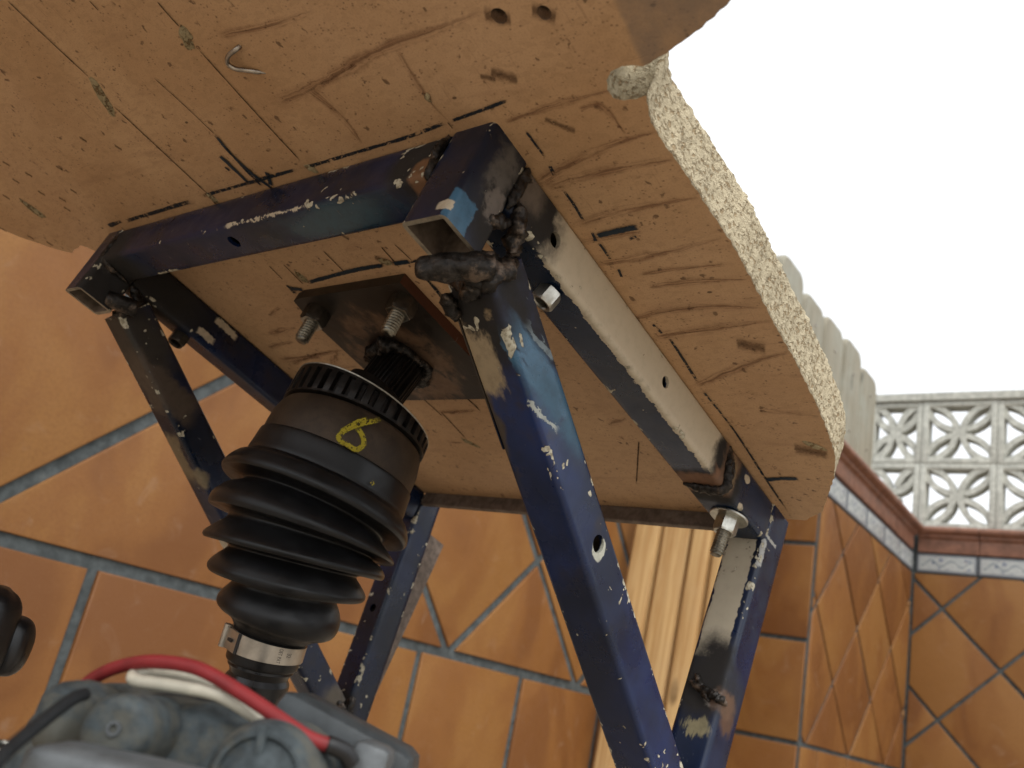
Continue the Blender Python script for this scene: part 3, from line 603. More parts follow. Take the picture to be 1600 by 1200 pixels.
# saw steps where the score marks run out of the edge
TH = .0455
def board():
    b = bmesh.new(); n = len(loop)
    holes = [((.0506, -.0645), .0052), ((.0785, -.0569), .0046)]
    hl = [[(c[0] + r * math.cos(2 * math.pi * k / 20) * (1 + .12 * noise.noise((k, r * 100, 0))), c[1] + r * math.sin(2 * math.pi * k / 20)) for k in range(20)] for c, r in holes]
    lv = [b.verts.new(L(x, y, 0)) for x, y in loop]; edges = [b.edges.new((lv[i], lv[(i + 1) % n])) for i in range(n)]
    hv = []
    for h in hl:
        vs = [b.verts.new(L(x, y, 0)) for x, y in h]; hv.append(vs); edges += [b.edges.new((vs[i], vs[(i + 1) % 20])) for i in range(20)]
    bmesh.ops.triangle_fill(b, use_beauty=True, use_dissolve=False, edges=edges)
    for f in b.faces: f.material_index = 0
    for vs, (c, r) in zip(hv, holes):
        tv = [b.verts.new(L(*(c[0] + (v.co.x / U - c[0]) * .8, c[1] + (v.co.y / U - c[1]) * .8), .03)) for v in vs]
        for i in range(20): b.faces.new((vs[i], vs[(i + 1) % 20], tv[(i + 1) % 20], tv[i])).material_index = 2
        b.faces.new(tv).material_index = 2
    rings = [lv]; K = 9
    for k in range(1, K + 1):
        z = TH * k / K; row = []
        for i, (x, y) in enumerate(loop):
            a, c = loop[i - 1], loop[(i + 1) % n]; tx, ty = c[0] - a[0], c[1] - a[1]; ln = math.hypot(tx, ty) or 1; nx, ny = ty / ln, -tx / ln
            nk = y < .0135 and .085 < x < .118; d = (.0007 if not nk else .0009) * noise.noise((x * 130, y * 130, z * 170)) + (.0009 if not nk else .0024) * noise.noise((x * 310, y * 310, z * 260 + 3)) + .0010 * noise.noise((x * 380, y * 380, z * 480 + 7)) + (.0022 * (k / K - .5) if k < K else -.003)
            row.append(b.verts.new(L(x + nx * d, y + ny * d, z)))
        rings.append(row)
    for p, q in zip(rings, rings[1:]):
        for i in range(n):
            f = b.faces.new((p[i], p[(i + 1) % n], q[(i + 1) % n], q[i])); f.material_index = 1; f.smooth = True
    top = [b.edges.get((rings[-1][i], rings[-1][(i + 1) % n])) for i in range(n)]
    before = set(b.faces); bmesh.ops.triangle_fill(b, use_beauty=True, edges=top)
    for f in b.faces:
        if f not in before: f.material_index = 0
    bmesh.ops.recalc_face_normals(b, faces=b.faces[:])
    me = bpy.data.meshes.new('tabletop'); b.to_mesh(me); b.free()
    for m in (M['mdf'], M['fuzz'], M['bore']): me.materials.append(m)
    return link('tabletop', me, table)
top = board()

# marks on the underside: thin films of ink, scores, gouges and torn fibre, each stroke an object
def ribbon_mat(name, color, broken, soft, rough=.7, bump=0.0, bscale=300, dens=1.0, c2=None, bscale2=None, streak=False):
    t = NT(name); uv = t.coord('UV'); s = t.n('ShaderNodeSeparateXYZ'); t.l(uv, s.inputs[0]); c = t.coord(); r = t.n('ShaderNodeObjectInfo').outputs['Random']
    a = t.math('ABSOLUTE', t.math('SUBTRACT', t.math('MULTIPLY', s.outputs[1], 2.0), 1.0))
    e = t.math('ABSOLUTE', t.math('SUBTRACT', t.math('MULTIPLY', s.outputs[0], 2.0), 1.0))
    n = t.noise(c, bscale, 4, .65); n2 = t.noise(c, bscale2 or bscale * .25, 4, .65)
    k = t.math('SUBTRACT', t.math('ADD', a, t.math('MULTIPLY', t.math('SUBTRACT', n, .5), 1.1)), 0.0)
    al = t.step(k, 1.0, 1.0 - soft); al = t.math('MULTIPLY', al, t.step(t.math('ADD', e, t.math('MULTIPLY', t.math('SUBTRACT', n2, .5), .5)), 1.0, .82))
    if broken: al = t.math('MULTIPLY', al, t.step(t.math('ADD', t.math('MULTIPLY', n, .6), t.math('MULTIPLY', n2, .5)), broken - .05, broken + .04))
    if streak:
        sv = t.n('ShaderNodeCombineXYZ'); t.l(t.math('MULTIPLY', s.outputs[0], 2.2), sv.inputs[0]); t.l(t.math('MULTIPLY', s.outputs[1], 4.5), sv.inputs[1]); t.l(t.math('MULTIPLY', r, 50.0), sv.inputs[2])
        al = t.math('MULTIPLY', al, t.step(t.noise(sv.outputs[0], 1.0, 4, .62, .4), .34, .64))
    al = t.math('MULTIPLY', al, dens)
    base = t.mix(n, color, c2 or tuple(x * .7 for x in color))
    return t.set(base, rough, None, t.bump(t.math('ADD', n, t.math('MULTIPLY', a, .8)), bump, .0012) if bump else None, .3, None, al)
RM = {'pen_line': ribbon_mat('marker_ink', (.012, .020, .030), .50, .25, .5, bscale=420, bscale2=260, dens=.96),
      'ink_dash': ribbon_mat('fresh_marker_ink', (.012, .026, .042), .36, .25, .45, bscale=420, dens=.97),
      'score_line': ribbon_mat('scored_line', (.055, .025, .012), .30, .6, .8, bscale=300, dens=.85),
      'gouge': ribbon_mat('chisel_gouge', (.17, .064, .029), 0, 1.0, .7, .4, 200, .55, (.20, .095, .05), 40, True),
      'torn_fibre': ribbon_mat('torn_fibre_film', (.44, .37, .23), .42, .5, .95, 1.0, 380, .95, (.17, .10, .045)),
      'stain': ribbon_mat('dark_scuff', (.10, .05, .026), .42, 1.0, .8, .5, 320, .6, (.16, .09, .045))}
def stroke(kind, wd, pts, z, jit=.0):
    P = smooth_path([(x, y, 0) for x, y in pts], 5) if len(pts) > 2 else [Vector((*pts[0], 0)).lerp(Vector((*pts[1], 0)), k / 4) for k in range(5)]
    vs, fs, uv = [], [], []; n = len(P)
    for i, p in enumerate(P):
        d = (P[min(i + 1, n - 1)] - P[max(0, i - 1)]).normalized(); s_ = Vector((-d.y, d.x, 0)); hw = wd * .62 * (1 + jit * noise.noise(p * 60)) * (1 if kind != 'gouge' else .45 + .75 * math.sin(math.pi * min(1, .15 + i / (n - 1))) ** .7)
        for sg in (-1, 1): vs.append(L(*(p + s_ * hw * sg).xy, z)); uv.append((i / (n - 1), (sg + 1) / 2))
    for i in range(n - 1): fs.append((2 * i, 2 * i + 2, 2 * i + 3, 2 * i + 1))
    me = bpy.data.meshes.new(kind); me.from_pydata(vs, [], fs); l = me.uv_layers.new(name='uv')
    for lp in me.loops: l.data[lp.index].uv = uv[lp.vertex_index]
    me.materials.append(RM[kind]); link(kind, me, top)
for w_, p in STROKES_STAIN:
    if w_ < .03: stroke('stain', w_, p, -.0003)
for w_, p in STROKES_GOUGE: stroke('gouge', w_ * 1.7, p, -.0005, .5)
for w_, p in STROKES_SCORE: stroke('score_line', w_, p, -.0007, .3)
for k, (w_, p) in enumerate(STROKES_PEN): stroke('ink_dash' if k in (5, 7, 8, 18, 20, 22, 24, 25) else 'pen_line', w_ * 1.15, p, -.0009, .3)
for k, (w_, p) in enumerate(STROKES_FIBRE):
    # a raised pad of torn fibre
    a, b_ = Vector((*p[0], 0)), Vector((*p[-1], 0)); ln = (b_ - a).length * .58; ax = (b_ - a).normalized(); ay = Vector((-ax.y, ax.x, 0)); ce = (a + b_) / 2; mb = MB(); rings = []
    for q in range(6):
        f_ = 1 - q / 5.5; row = []
        for j in range(22):
            an = 2 * math.pi * j / 22; kk = f_ * (1 + .35 * noise.noise((math.cos(an) * 2, math.sin(an) * 2, k * 3.1 + q * .4)))
            pp = ce + ax * math.cos(an) * ln * kk + ay * math.sin(an) * w_ * .5 * kk
            row.append(L(pp.x, pp.y, -.0002 - .0022 * (1 - f_ ** 2) - .0012 * noise.noise((pp.x * 400, pp.y * 400, k))))
        rings.append(row)
    mb.rings(rings, False, True); mb.build('torn_fibre', M['fibre'], top, 180)
# bent nail
mb = MB(); cable(mb, [L(-.1540, -.1112, .002), L(-.1560, -.1114, -.0030), L(-.1650, -.1105, -.0045), L(-.1722, -.1060, -.0045), L(-.1700, -.1000, -.004), L(-.1640, -.0962, -.003), L(-.1529, -.0871, .0005)],   .0017 * U, 10, 6, lambda t_: 1 if t_ < .95 else .45)
mb.build('bent_nail', M['nail'], top, 180)

# ---------------- square tubes
def tube(name, mat, p0, p1, side, ws, wo, wall=.0036, r=.0042, holes=(), parent=None, rim=False):
    """hollow box section from p0 to p1 (drawing units); side = direction of the ws width"""
    p0, p1 = Vector(p0), Vector(p1); d = (p1 - p0).normalized(); s = Vector(side); s = (s - d * s.dot(d)).normalized(); o = d.cross(s)
    def ring(hs, ho, rr):
        pts, ed = [], []
        cs = [(hs - rr, ho - rr, 0), (-hs + rr, ho - rr, 90), (-hs + rr, -ho + rr, 180), (hs - rr, -ho + rr, 270)]
        for q, (cx, cy, a) in enumerate(cs):
            for k in (0, 30, 60, 90): pts.append((cx + rr * math.cos(R(a + k)), cy + rr * math.sin(R(a + k)))); ed.append(1.0)
            nx, ny, _ = cs[(q + 1) % 4]; ex, ey = pts[-1]; fx, fy = nx + rr * math.cos(R(a + 90)), ny + rr * math.sin(R(a + 90))
            for f in (.12, .5, .88): pts.append((ex + (fx - ex) * f, ey + (fy - ey) * f)); ed.append({.12: .62, .5: 0.0, .88: .62}[f])
        return pts, ed
    outer, ed = ring(ws / 2, wo / 2, r); inner, _ = ring(ws / 2 - wall, wo / 2 - wall, max(.0008, r - wall)); m = len(outer)
    ln = (p1 - p0).length; ts = [0, .006 / ln] + [k / 8 for k in range(1, 8)] + [1 - .006 / ln, 1]
    mb = MB(); vs = []; eg = []
    for t_ in ts:
        b = p0 + (p1 - p0) * t_
        for (x, y), e in zip(outer, ed): vs.append(L(*(b + s * x + o * y))); eg.append(1.0 if t_ in (0, 1) else e)
    for t_ in (1, 0):
        b = p0 + (p1 - p0) * t_
        for (x, y) in inner: vs.append(L(*(b + s * x + o * y))); eg.append(0.0)
    rows = len(ts) + 2; fs = []
    for k in range(rows):
        k2 = (k + 1) % rows
        for i in range(m): fs.append((k * m + i, k * m + (i + 1) % m, k2 * m + (i + 1) % m, k2 * m + i))
    mb.add(vs, fs, eg); ob = mb.build(name, mat, parent or table, 32)
    ob.data.materials.append(M['bore']); ob.data.materials.append(M['rim'])
    for f in ob.data.polygons:
        ins = sum(v >= len(ts) * m for v in f.vertices)
        if rim and 0 < ins < len(f.vertices): f.material_index = 2
        if all(v >= (len(ts)) * m for v in f.vertices): f.material_index = 1
    if holes:
        for c, ax, rad, depth in holes:
            cm = MB(); c = Vector(c); ax = Vector(ax).normalized()
            cm.rings([circle(L(*(c - ax * depth)), ax, rad * U, 20), circle(L(*(c + ax * depth)), ax, rad * U, 20)]); co = cm.build('cutter', None, table)
            md = ob.modifiers.new('b', 'BOOLEAN'); md.object = co; md.operation = 'DIFFERENCE'; md.solver = 'EXACT'
            bpy.context.view_layer.update(); dg = bpy.context.evaluated_depsgraph_get()
            me = bpy.data.meshes.new_from_object(ob.evaluated_get(dg), preserve_all_data_layers=True, depsgraph=dg)
            ob.modifiers.clear(); old = ob.data; ob.data = me; bpy.data.meshes.remove(old)
            cme = co.data; bpy.data.objects.remove(co); bpy.data.meshes.remove(cme)
    return ob
s4 = .04
# near beam
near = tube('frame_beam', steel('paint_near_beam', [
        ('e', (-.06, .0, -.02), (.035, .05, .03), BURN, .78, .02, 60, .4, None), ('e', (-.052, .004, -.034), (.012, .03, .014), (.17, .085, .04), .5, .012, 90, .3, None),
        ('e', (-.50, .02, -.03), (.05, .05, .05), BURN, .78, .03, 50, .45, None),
        ('b', (-.2325, -.002, -.0405), (.055, .004, .0035), CREAM, .7, .014, 170, .1, None), ('e', (-.155, .018, -.041), (.085, .02, .004), (.016, .055, .085), .2, .02, 25, .6, None)], 1.5, 1.3),  # teal patch on the bottom face is a painted sky reflection
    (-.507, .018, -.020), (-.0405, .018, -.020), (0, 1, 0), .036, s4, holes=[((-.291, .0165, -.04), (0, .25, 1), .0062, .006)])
# corner post at the near corner, open at the bottom
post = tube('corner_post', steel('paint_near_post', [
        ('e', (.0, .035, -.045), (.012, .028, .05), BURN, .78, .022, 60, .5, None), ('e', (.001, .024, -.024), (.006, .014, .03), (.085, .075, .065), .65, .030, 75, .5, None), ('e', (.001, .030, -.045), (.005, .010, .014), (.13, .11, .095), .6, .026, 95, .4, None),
        ('b', (.0, .010, -.073), (.004, .011, .013), SKY_REFLECT, .3, .009, 130, .1, None), ('b', (-.005, .0, -.074), (.007, .003, .004), CREAM, .6, .008, 150, .2, None)], .95, 4.1),  # light blue patch paints the sky's reflection onto the post
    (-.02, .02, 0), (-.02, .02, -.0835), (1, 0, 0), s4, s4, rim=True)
post2 = tube('corner_post', steel('paint_far_post', [('b', (-.508, .02, -.04), (.010, .03, .05), BURN, .78, .02, 70, .35, None), ('e', (-.507, .01, -.03), (.004, .010, .02), (.10, .085, .07), .5, .02, 70, .5, None)], .2, 6.2),
    (-.525, .02, 0), (-.525, .02, -.076), (1, 0, 0), .034, s4, rim=True)
# right beam with its big bare cream flank
right = tube('frame_beam', steel('paint_right_beam', [
        ('b', (.0, .225, -.014), (.0025, .148, .0265), CREAM, .55, .011, 95, .04, None), ('b', (-.001, .225, -.040), (.0045, .140, .0035), CREAM, .6, .014, 160, .08, None),
        ('e', (.0, .066, -.02), (.01, .034, .034), BURN, .78, .03, 55, .5, None), ('e', (.0, .050, -.012), (.006, .02, .02), (.12, .095, .075), .6, .018, 80, .5, None),
        ('e', (.0, .382, -.02), (.05, .022, .034), BURN, .78, .022, 60, .5, None), ('b', (-.014, .390, -.030), (.060, .030, .040), BURN, .8, .024, 60, .35, None), ('b', (-.020, .384, -.041), (.040, .018, .012), (.17, .085, .045), .7, .020, 80, .35, None), ('b', (.0, .392, -.020), (.010, .016, .026), (.15, .085, .05), .7, .022, 70, .45, None), ('e', (.0, .397, -.022), (.004, .011, .02), (.20, .14, .08), .6, .016, 90, .3, None),
        ('e', (.0, .425, -.010), (.003, .006, .004), CREAM, .6, .006, 200, .1, None), ('e', (-.001, .428, -.037), (.003, .005, .003), CREAM, .6, .004, 200, .1, None)], .4, 2.2, ((.004, .012, .030), (.007, .022, .060))),
    (-.02, .0405, -.020), (-.02, .4855, -.020), (1, 0, 0), s4, s4, holes=[((0, .090, -.0217), (1, 0, 0), .0058, .006), ((0, .2615, -.019), (1, 0, 0), .0052, .006)])
# left beam
left_b = tube('frame_beam', steel('paint_left_beam', [('e', (-.51, .06, -.02), (.03, .07, .04), BURN, .78, .03, 55, .5, None), ('b', (-.511, .135, -.030), (.004, .012, .004), CREAM, .6, .010, 150, .2, None), ('b', (-.511, .150, -.008), (.004, .016, .004), CREAM, .6, .012, 140, .2, None)], .5, 8.0),
    (-.5255, .0405, -.020), (-.5255, .512, -.020), (1, 0, 0), .031, s4)
# rusty strip closing the far side
mb = MB(); mb.box(L(-.5095, .5125, -.0174), L(-.0405, .5205, .0), .0008); mb.build('edge_strip', M['rust_bar'], table)
# upright legs, run down to the floor
legB = tube('leg', steel('paint_right_leg', [
        ('b', (-.022, .486, -.100), (.0150, .006, .062), (.42, .37, .28), .55, .010, 120, .04, None), ('e', (-.018, .486, -.160), (.028, .01, .026), BURN, .8, .022, 70, .6, None), ('e', (-.02, .490, -.190), (.035, .04, .034), BURN, .78, .028, 60, .55, None), ('e', (-.008, .488, -.196), (.010, .02, .008), (.20, .18, .16), .4, .014, 130, .4, None), ('e', (.0, .508, -.208), (.004, .014, .016), RUST, .6, .016, 90, .5, None),
        ('e', (-.004, .50, -.196), (.01, .02, .014), (.11, .06, .035), .5, .016, 110, .4, None), ('e', (-.018, .486, -.222), (.017, .005, .012), (.22, .19, .11), .6, .026, 120, .3, (1, 1, .3)),
        ('b', (.0, .4885, -.052), (.003, .004, .014), (.38, .38, .36), .55, .010, 160, .1, None), ('b', (.0, .500, -.034), (.003, .012, .002), (.4, .4, .37), .55, .010, 160, .1, None)], 1.6, 3.3),
    (-.02, .5065, 0), (-.02, .5135, -.630), (1, 0, 0), s4, .0415)
legD = tube('leg', steel('paint_left_leg', [('e', (-.52, .55, -.29), (.03, .02, .03), BURN, .78, .02, 70, .5, None)], 1.2, 5.7),
    (-.530, .5313, 0), (-.530, .6200, -.632), (1, 0, 0), .038, .0395, holes=[((-.5300, .5345, -.1616), (0, 1, .14), .0055, .006)])
# slanting braces
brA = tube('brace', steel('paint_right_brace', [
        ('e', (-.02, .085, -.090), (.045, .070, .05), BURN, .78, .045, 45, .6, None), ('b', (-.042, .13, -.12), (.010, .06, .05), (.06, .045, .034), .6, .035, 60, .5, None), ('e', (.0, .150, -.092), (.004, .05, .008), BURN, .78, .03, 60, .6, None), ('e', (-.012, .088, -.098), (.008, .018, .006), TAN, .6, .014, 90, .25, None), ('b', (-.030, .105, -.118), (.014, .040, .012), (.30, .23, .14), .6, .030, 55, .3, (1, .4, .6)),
        ('b', (.0, .135, -.108), (.004, .050, .014), SKY_REFLECT, .25, .030, 45, .5, (.3, .3, 1)), ('e', (.0, .165, -.115), (.004, .06, .02), (.018, .07, .12), .3, .02, 50, .6, None),  # both blue patches are reflected sky put into the brace colour
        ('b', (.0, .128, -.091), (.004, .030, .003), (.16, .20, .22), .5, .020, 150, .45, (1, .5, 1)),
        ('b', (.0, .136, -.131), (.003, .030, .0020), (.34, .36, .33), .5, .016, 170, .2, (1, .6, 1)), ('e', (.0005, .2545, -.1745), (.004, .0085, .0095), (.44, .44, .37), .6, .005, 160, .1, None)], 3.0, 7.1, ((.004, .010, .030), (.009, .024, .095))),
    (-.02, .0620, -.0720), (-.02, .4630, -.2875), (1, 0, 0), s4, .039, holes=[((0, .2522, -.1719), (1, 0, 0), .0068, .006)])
mb = MB(); d = Vector((0, .8807, -.4736)); q = Vector((0, .4736, .8807)); a = Vector((-.0425, .070, -.0762))
mb.rings([[L(*(a + d * k + q * h + Vector((x, 0, 0)))) for x, h in ((-.0005, -.0165), (.0018, -.0175), (.0018, .015), (-.0005, .013))] for k in (0, .06, .105, .118)], True, True)
mb.build('splice_plate', steel('paint_splice', [('b', (-.04, .10, -.10), (.02, .05, .05), (.045, .036, .028), .6, .03, 60, .4, None)], .5, 2.9), table)
brC = tube('brace', steel('paint_left_brace', [
        ('e', (-.53, .075, -.085), (.05, .07, .05), (.03, .026, .022), .5, .03, 50, .5, None), ('b', (-.52, .13, -.105), (.022, .050, .018), (.075, .055, .040), .55, .03, 60, .4, None), ('b', (-.535, .185, -.150), (.014, .045, .016), (.19, .14, .08), .6, .026, 60, .3, None),
        ('e', (-.515, .22, -.160), (.012, .016, .012), (.20, .16, .10), .6, .016, 80, .3, None), ('e', (-.52, .53, -.29), (.03, .03, .03), (.10, .085, .065), .55, .03, 60, .5, None), ('b', (-.535, .30, -.19), (.012, .014, .012), CREAM, .6, .012, 110, .15, None)], 1.3, 9.4),
    (-.529, .0580, -.0570), (-.529, .5350, -.2930), (1, 0, 0), .036, .037)
mb = MB(); mb.rings([[L(x, y, z) for x, y in ((-.5300, .548 + .14 * -z), (-.5240, .548 + .14 * -z), (-.5240, .5965), (-.5300, .5965))] for z in (-.036, -.16, -.30)]); mb.build('flat_bar', M['rust_bar'], table)
for x, y in ((-.02, .5135), (-.53, .620)):
    mb = MB(); mb.box(L(x - .05, y - .06, -.642), L(x + .05, y + .06, -.631), .002); mb.build('foot_plate', M['weld'], table)
# weld beads
for k, (pts, r) in enumerate([([(-.0415, .0, -.002), (-.0425, -.001, -.020), (-.0425, .006, -.040), (-.0420, .034, -.041)], .0042), ([(.0005, .041, -.002), (.0015, .041, -.020), (.001, .040, -.040)], .0050), ([(.001, .046, -.030), (.002, .052, -.040), (-.004, .062, -.052), (-.006, .068, -.058)], .0080),
        ([(-.002, .030, -.060), (-.001, .040, -.052), (-.002, .050, -.046)], .006), ([(-.508, .0, -.006), (-.507, .001, -.024), (-.506, .006, -.040), (-.506, .036, -.042)], .0040), ([(-.510, .040, -.040), (-.512, .052, -.046), (-.515, .06, -.05)], .007),
        ([(-.001, .390, -.006), (.0, .397, -.024), (-.006, .400, -.038)], .0040), ([(-.001, .382, -.002), (.001, .386, -.02), (.0, .392, -.040), (-.02, .390, -.0415), (-.038, .386, -.0405)], .0058), ([(-.034, .4862, -.186), (-.02, .4852, -.190), (-.006, .4855, -.194), (-.001, .488, -.196), (.0002, .498, -.1965)], .0050), ([(-.030, .486, -.178), (-.010, .486, -.200)], .004),
        ([(-.512, .532, -.284), (-.511, .545, -.292), (-.512, .552, -.300), (-.522, .552, -.302)], .0080), ([(-.512, .552, -.270), (-.512, .553, -.300)], .006), ([(-.038, .056, -.086), (-.020, .0545, -.090), (-.004, .055, -.088), (.000, .060, -.076), (-.001, .068, -.062)], .0100), ([(-.004, .044, -.090), (-.010, .052, -.094), (-.024, .058, -.098)], .0090), ([(-.006, .040, -.078), (-.008, .050, -.078), (-.012, .062, -.072)], .0105), ([(-.032, .052, -.100), (-.036, .062, -.100), (-.038, .074, -.104)], .0065), ([(-.509, .040, -.060), (-.515, .050, -.066), (-.525, .056, -.072)], .0095), ([(-.04, .474, -.29), (-.02, .475, -.292), (-.001, .475, -.292)], .006)]):
    mb = MB(); weld(mb, [L(*p) for p in pts], r * U * .78, .6, k * 3.3); mb.build('weld_bead', M['weld'], table, 180)
# stub of the hinge rod under the near post
mb = MB(); cable(mb, [L(-.030, .0225, -.1040), L(-.022, .026, -.1015), L(-.010, .032, -.0965), L(.002, .0385, -.0925), L(.006, .046, -.088)], .0088 * U, 18, 5, lambda t_: (.62 + 2.4 * t_ if t_ < .16 else 1.0) + .06 * math.sin(t_ * 19))
for v in mb.v: v += Vector((0, .0013 * noise.noise(v * 160), .0016 * noise.noise(v * 190 + Vector((3, 0, 0)))))
mb.build('hinge_rod', M['weld'], table, 180)
mb = MB(); cable(mb, [L(-.512, .030, -.066), L(-.505, .040, -.064), L(-.500, .055, -.060)], .0085 * U, 16, 5); mb.build('hinge_rod', M['weld'], table, 180)

# ---------------- nuts and bolts
def hexnut(parent, c, d, af, h, mat, bore, name='nut', ph=0.0):
    mb = MB(); d = Vector(d).normalized(); c = Vector(c); ro = af / 3 ** .5; rings = []
    def hexring(hh, k): return [v for v in circle(c + d * hh, d, ro * k, 24, ph)]
    def shape(hh, rad):
        out = []
        u, v, _ = frame_of(d)
        for i in range(24):
            a = 2 * math.pi * i / 24; hx = (af / 2) / math.cos(((a + math.pi / 6) % (math.pi / 3)) - math.pi / 6); rr = min(hx, rad)
            out.append(c + d * hh + (u * math.cos(a + ph) + v * math.sin(a + ph)) * rr)
        return out
    rings = [shape(0, ro * .955), shape(h * .10, ro), shape(h * .84, ro), shape(h, af * .485), circle(c + d * h, d, bore * 1.12, 24, ph), circle(c + d * (h * .9), d, bore, 24, ph), circle(c + d * h * .1, d, bore, 24, ph)]
    mb.rings(rings, True, True); return mb.build(name, mat, parent, 28)
def washer(parent, c, d, r, h, hole, mat):
    mb = MB(); d = Vector(d).normalized(); c = Vector(c)
    mb.rings([circle(c, d, hole, 36), circle(c, d, r * .97, 36), circle(c + d * h * .3, d, r, 36), circle(c + d * h * .75, d, r, 36), circle(c + d * h, d, r * .965, 36), circle(c + d * h, d, hole, 36)], False, False)
    return mb.build('washer', mat, parent, 30)
def threaded(parent, c, d, r, ln, mat, name='bolt', pitch=.0013):
    mb = MB(); d = Vector(d).normalized(); c = Vector(c); u, v, _ = frame_of(d); N = 20; rings = []; k = 0; steps = int(ln / pitch * 6)
    for i in range(steps + 1):
        hh = ln * i / steps; row = []
        for j in range(N):
            a = 2 * math.pi * j / N; ph = (hh / pitch - j / N) % 1; rr = r * (1 - .20 * (1 - abs(ph * 2 - 1))) * (1 if hh < ln * .94 else .82)
            row.append(c + d * hh + (u * math.cos(a) + v * math.sin(a)) * rr)
        rings.append(row)
    mb.rings(rings); return mb.build(name, mat, parent, 180)
DN = Vector((0, 0, -1))
bt = threaded(table, L(-.0170, .4425, -.0400), Vector((-.05, .0, -1)), .0065 * U, .041 * U, M['thread'], pitch=.0019)
washer(bt, L(-.0170, .4425, -.0402), Vector((-.05, 0, -1)), .0182 * U, .0028 * U, .0066 * U, M['zinc'])
hexnut(bt, L(-.0171, .4425, -.0430), Vector((-.05, 0, -1)), .0195 * U, .0150 * U, M['zinc'], .0062 * U, ph=.3)
nt_ = hexnut(table, L(-.0160, .1210, -.0405), Vector((-.30, -.10, -1)), .0170 * U, .0125 * U, M['zinc'], .0058 * U, ph=.2)
hexnut(table, L(-.527, .1195, -.0405), Vector((.1, -.1, -1)), .0170 * U, .0125 * U, M['dark_nut'], .0058 * U, ph=.2)
# ------------------------------------------------------------------ drive shaft joint bolted under the table
CO = Vector((-.285, .2125, 0))
ds = empty('drive_shaft', LTW @ Matrix.Translation(L(*CO)), label='black rubber booted drive shaft joint hanging from a bolted steel plate', cat='drive shaft')
def D(x, y, z): return L(x - CO.x, y - CO.y, z - CO.z)
def plate_mat():
    t = NT('greasy_plate'); c = t.coord(); n = t.noise(c, 30, 5, .6); base = t.mix(t.step(n, .3, .7), (.020, .016, .013), (.042, .032, .024))
    q = t.vmath('SUBTRACT', t.vmath('ADD', c, t.vmath('SCALE', t.vmath('SUBTRACT', t.noise(t.scalev(c, (1.0, .45, 1)), 60, 6, .7, 0, True), (.5, .5, .5)), None, .075)), (.0015, .0075, -.008))
    d = t.vmath('LENGTH', t.vmath('MULTIPLY', q, (1.15, 1.0, .2))); m = t.math('MULTIPLY', t.step(d, .062, .040), t.step(t.noise(c, 70, 5, .7), .34, .52))
    base = t.mix(m, base, t.mix(t.noise(c, 200, 4), (.24, .155, .095), (.11, .055, .03))); soot = t.step(t.vmath('LENGTH', t.vmath('MULTIPLY', c, (1, 1, .1))), .032, .020); base = t.mix(t.math('MULTIPLY', soot, .8), base, (.014, .012, .011))
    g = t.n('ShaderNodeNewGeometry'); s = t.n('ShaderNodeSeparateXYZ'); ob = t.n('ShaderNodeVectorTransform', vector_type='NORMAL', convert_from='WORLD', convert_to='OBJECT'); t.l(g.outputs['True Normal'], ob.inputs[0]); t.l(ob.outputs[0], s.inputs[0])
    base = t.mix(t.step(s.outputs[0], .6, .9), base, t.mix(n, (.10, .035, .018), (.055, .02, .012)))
    scr = t.step(t.noise(t.scalev(c, (60, 900, 60)), 1, 2), .72, .75); base = t.mix(t.math('MULTIPLY', scr, .4), base, (.22, .19, .16))
    return t.set(base, t.step(n, .3, .7, .38, .6), .35, t.bump(n, .25, .0012), .5)
M['plate'] = plate_mat()
mb = MB(); b = bmesh.new()
pl = [(-.1935, .1180), (-.1925, .2900), (-.3520, .2885), (-.3545, .1400), (-.3500, .1215), (-.3380, .1190)]
vs = [[D(x, y, z) for x, y in pl] for z in (-.0005, -.0012, -.0100, -.0108)]
k_ = lambda ring, f: [p + (Vector((-.27 - CO.x, .2 - CO.y, 0)) * U - p) * f * Vector((1, 1, 0)) if False else p for p in ring]
mb.rings(vs); mb.build('mounting_plate', M['plate'], ds, 30)
for x, y in ((-.3290, .1390), (-.2065, .1400)):
    bo = threaded(ds, D(x, y, -.0105), DN, .0074 * U, .0375 * U, M['thread'], pitch=.0021)
    hexnut(bo, D(x, y, -.0108), DN, .0230 * U, .0155 * U, M['dark_nut'] if x > -.3 and False else M['zinc'] if False else M['dark_nut'], .0070 * U, ph=.2)
    cp = hexnut(bo, D(x, y, -.0262), DN, .0205 * U, .0012 * U, M['zinc'], .0072 * U, name='nut_face', ph=.2)
AX = [(-0.282, 0.223, -0.005), (-0.2843, 0.2207, -0.0226), (-0.2842, 0.2193, -0.037), (-0.2859, 0.2157, -0.0564), (-0.2895, 0.2123, -0.0768), (-0.2894, 0.213, -0.1079), (-0.2908, 0.2147, -0.136), (-0.293, 0.2172, -0.1609), (-0.2935, 0.2182, -0.1793), (-0.2951, 0.2208, -0.2045), (-0.2963, 0.2265, -0.2255), (-0.2979, 0.2332, -0.2463), (-0.3017, 0.2436, -0.2729), (-0.3077, 0.2533, -0.3016), (-0.314, 0.2706, -0.344), (-0.3216, 0.2907, -0.3897), (-0.3383, 0.3356, -0.4954), (-0.3522, 0.373, -0.5835)]
AXP = smooth_path([D(*p) for p in AX], 12); AZ = [p.z / U for p in AXP]
def axis_at(z):
    for i in range(len(AZ) - 1):
        if AZ[i] >= z >= AZ[i + 1]:
            f = (AZ[i] - z) / (AZ[i] - AZ[i + 1] + 1e-9); return AXP[i].lerp(AXP[i + 1], f), (AXP[min(i + 3, len(AXP) - 1)] - AXP[max(i - 3, 0)]).normalized()
    return AXP[-1], (AXP[-1] - AXP[-4]).normalized()
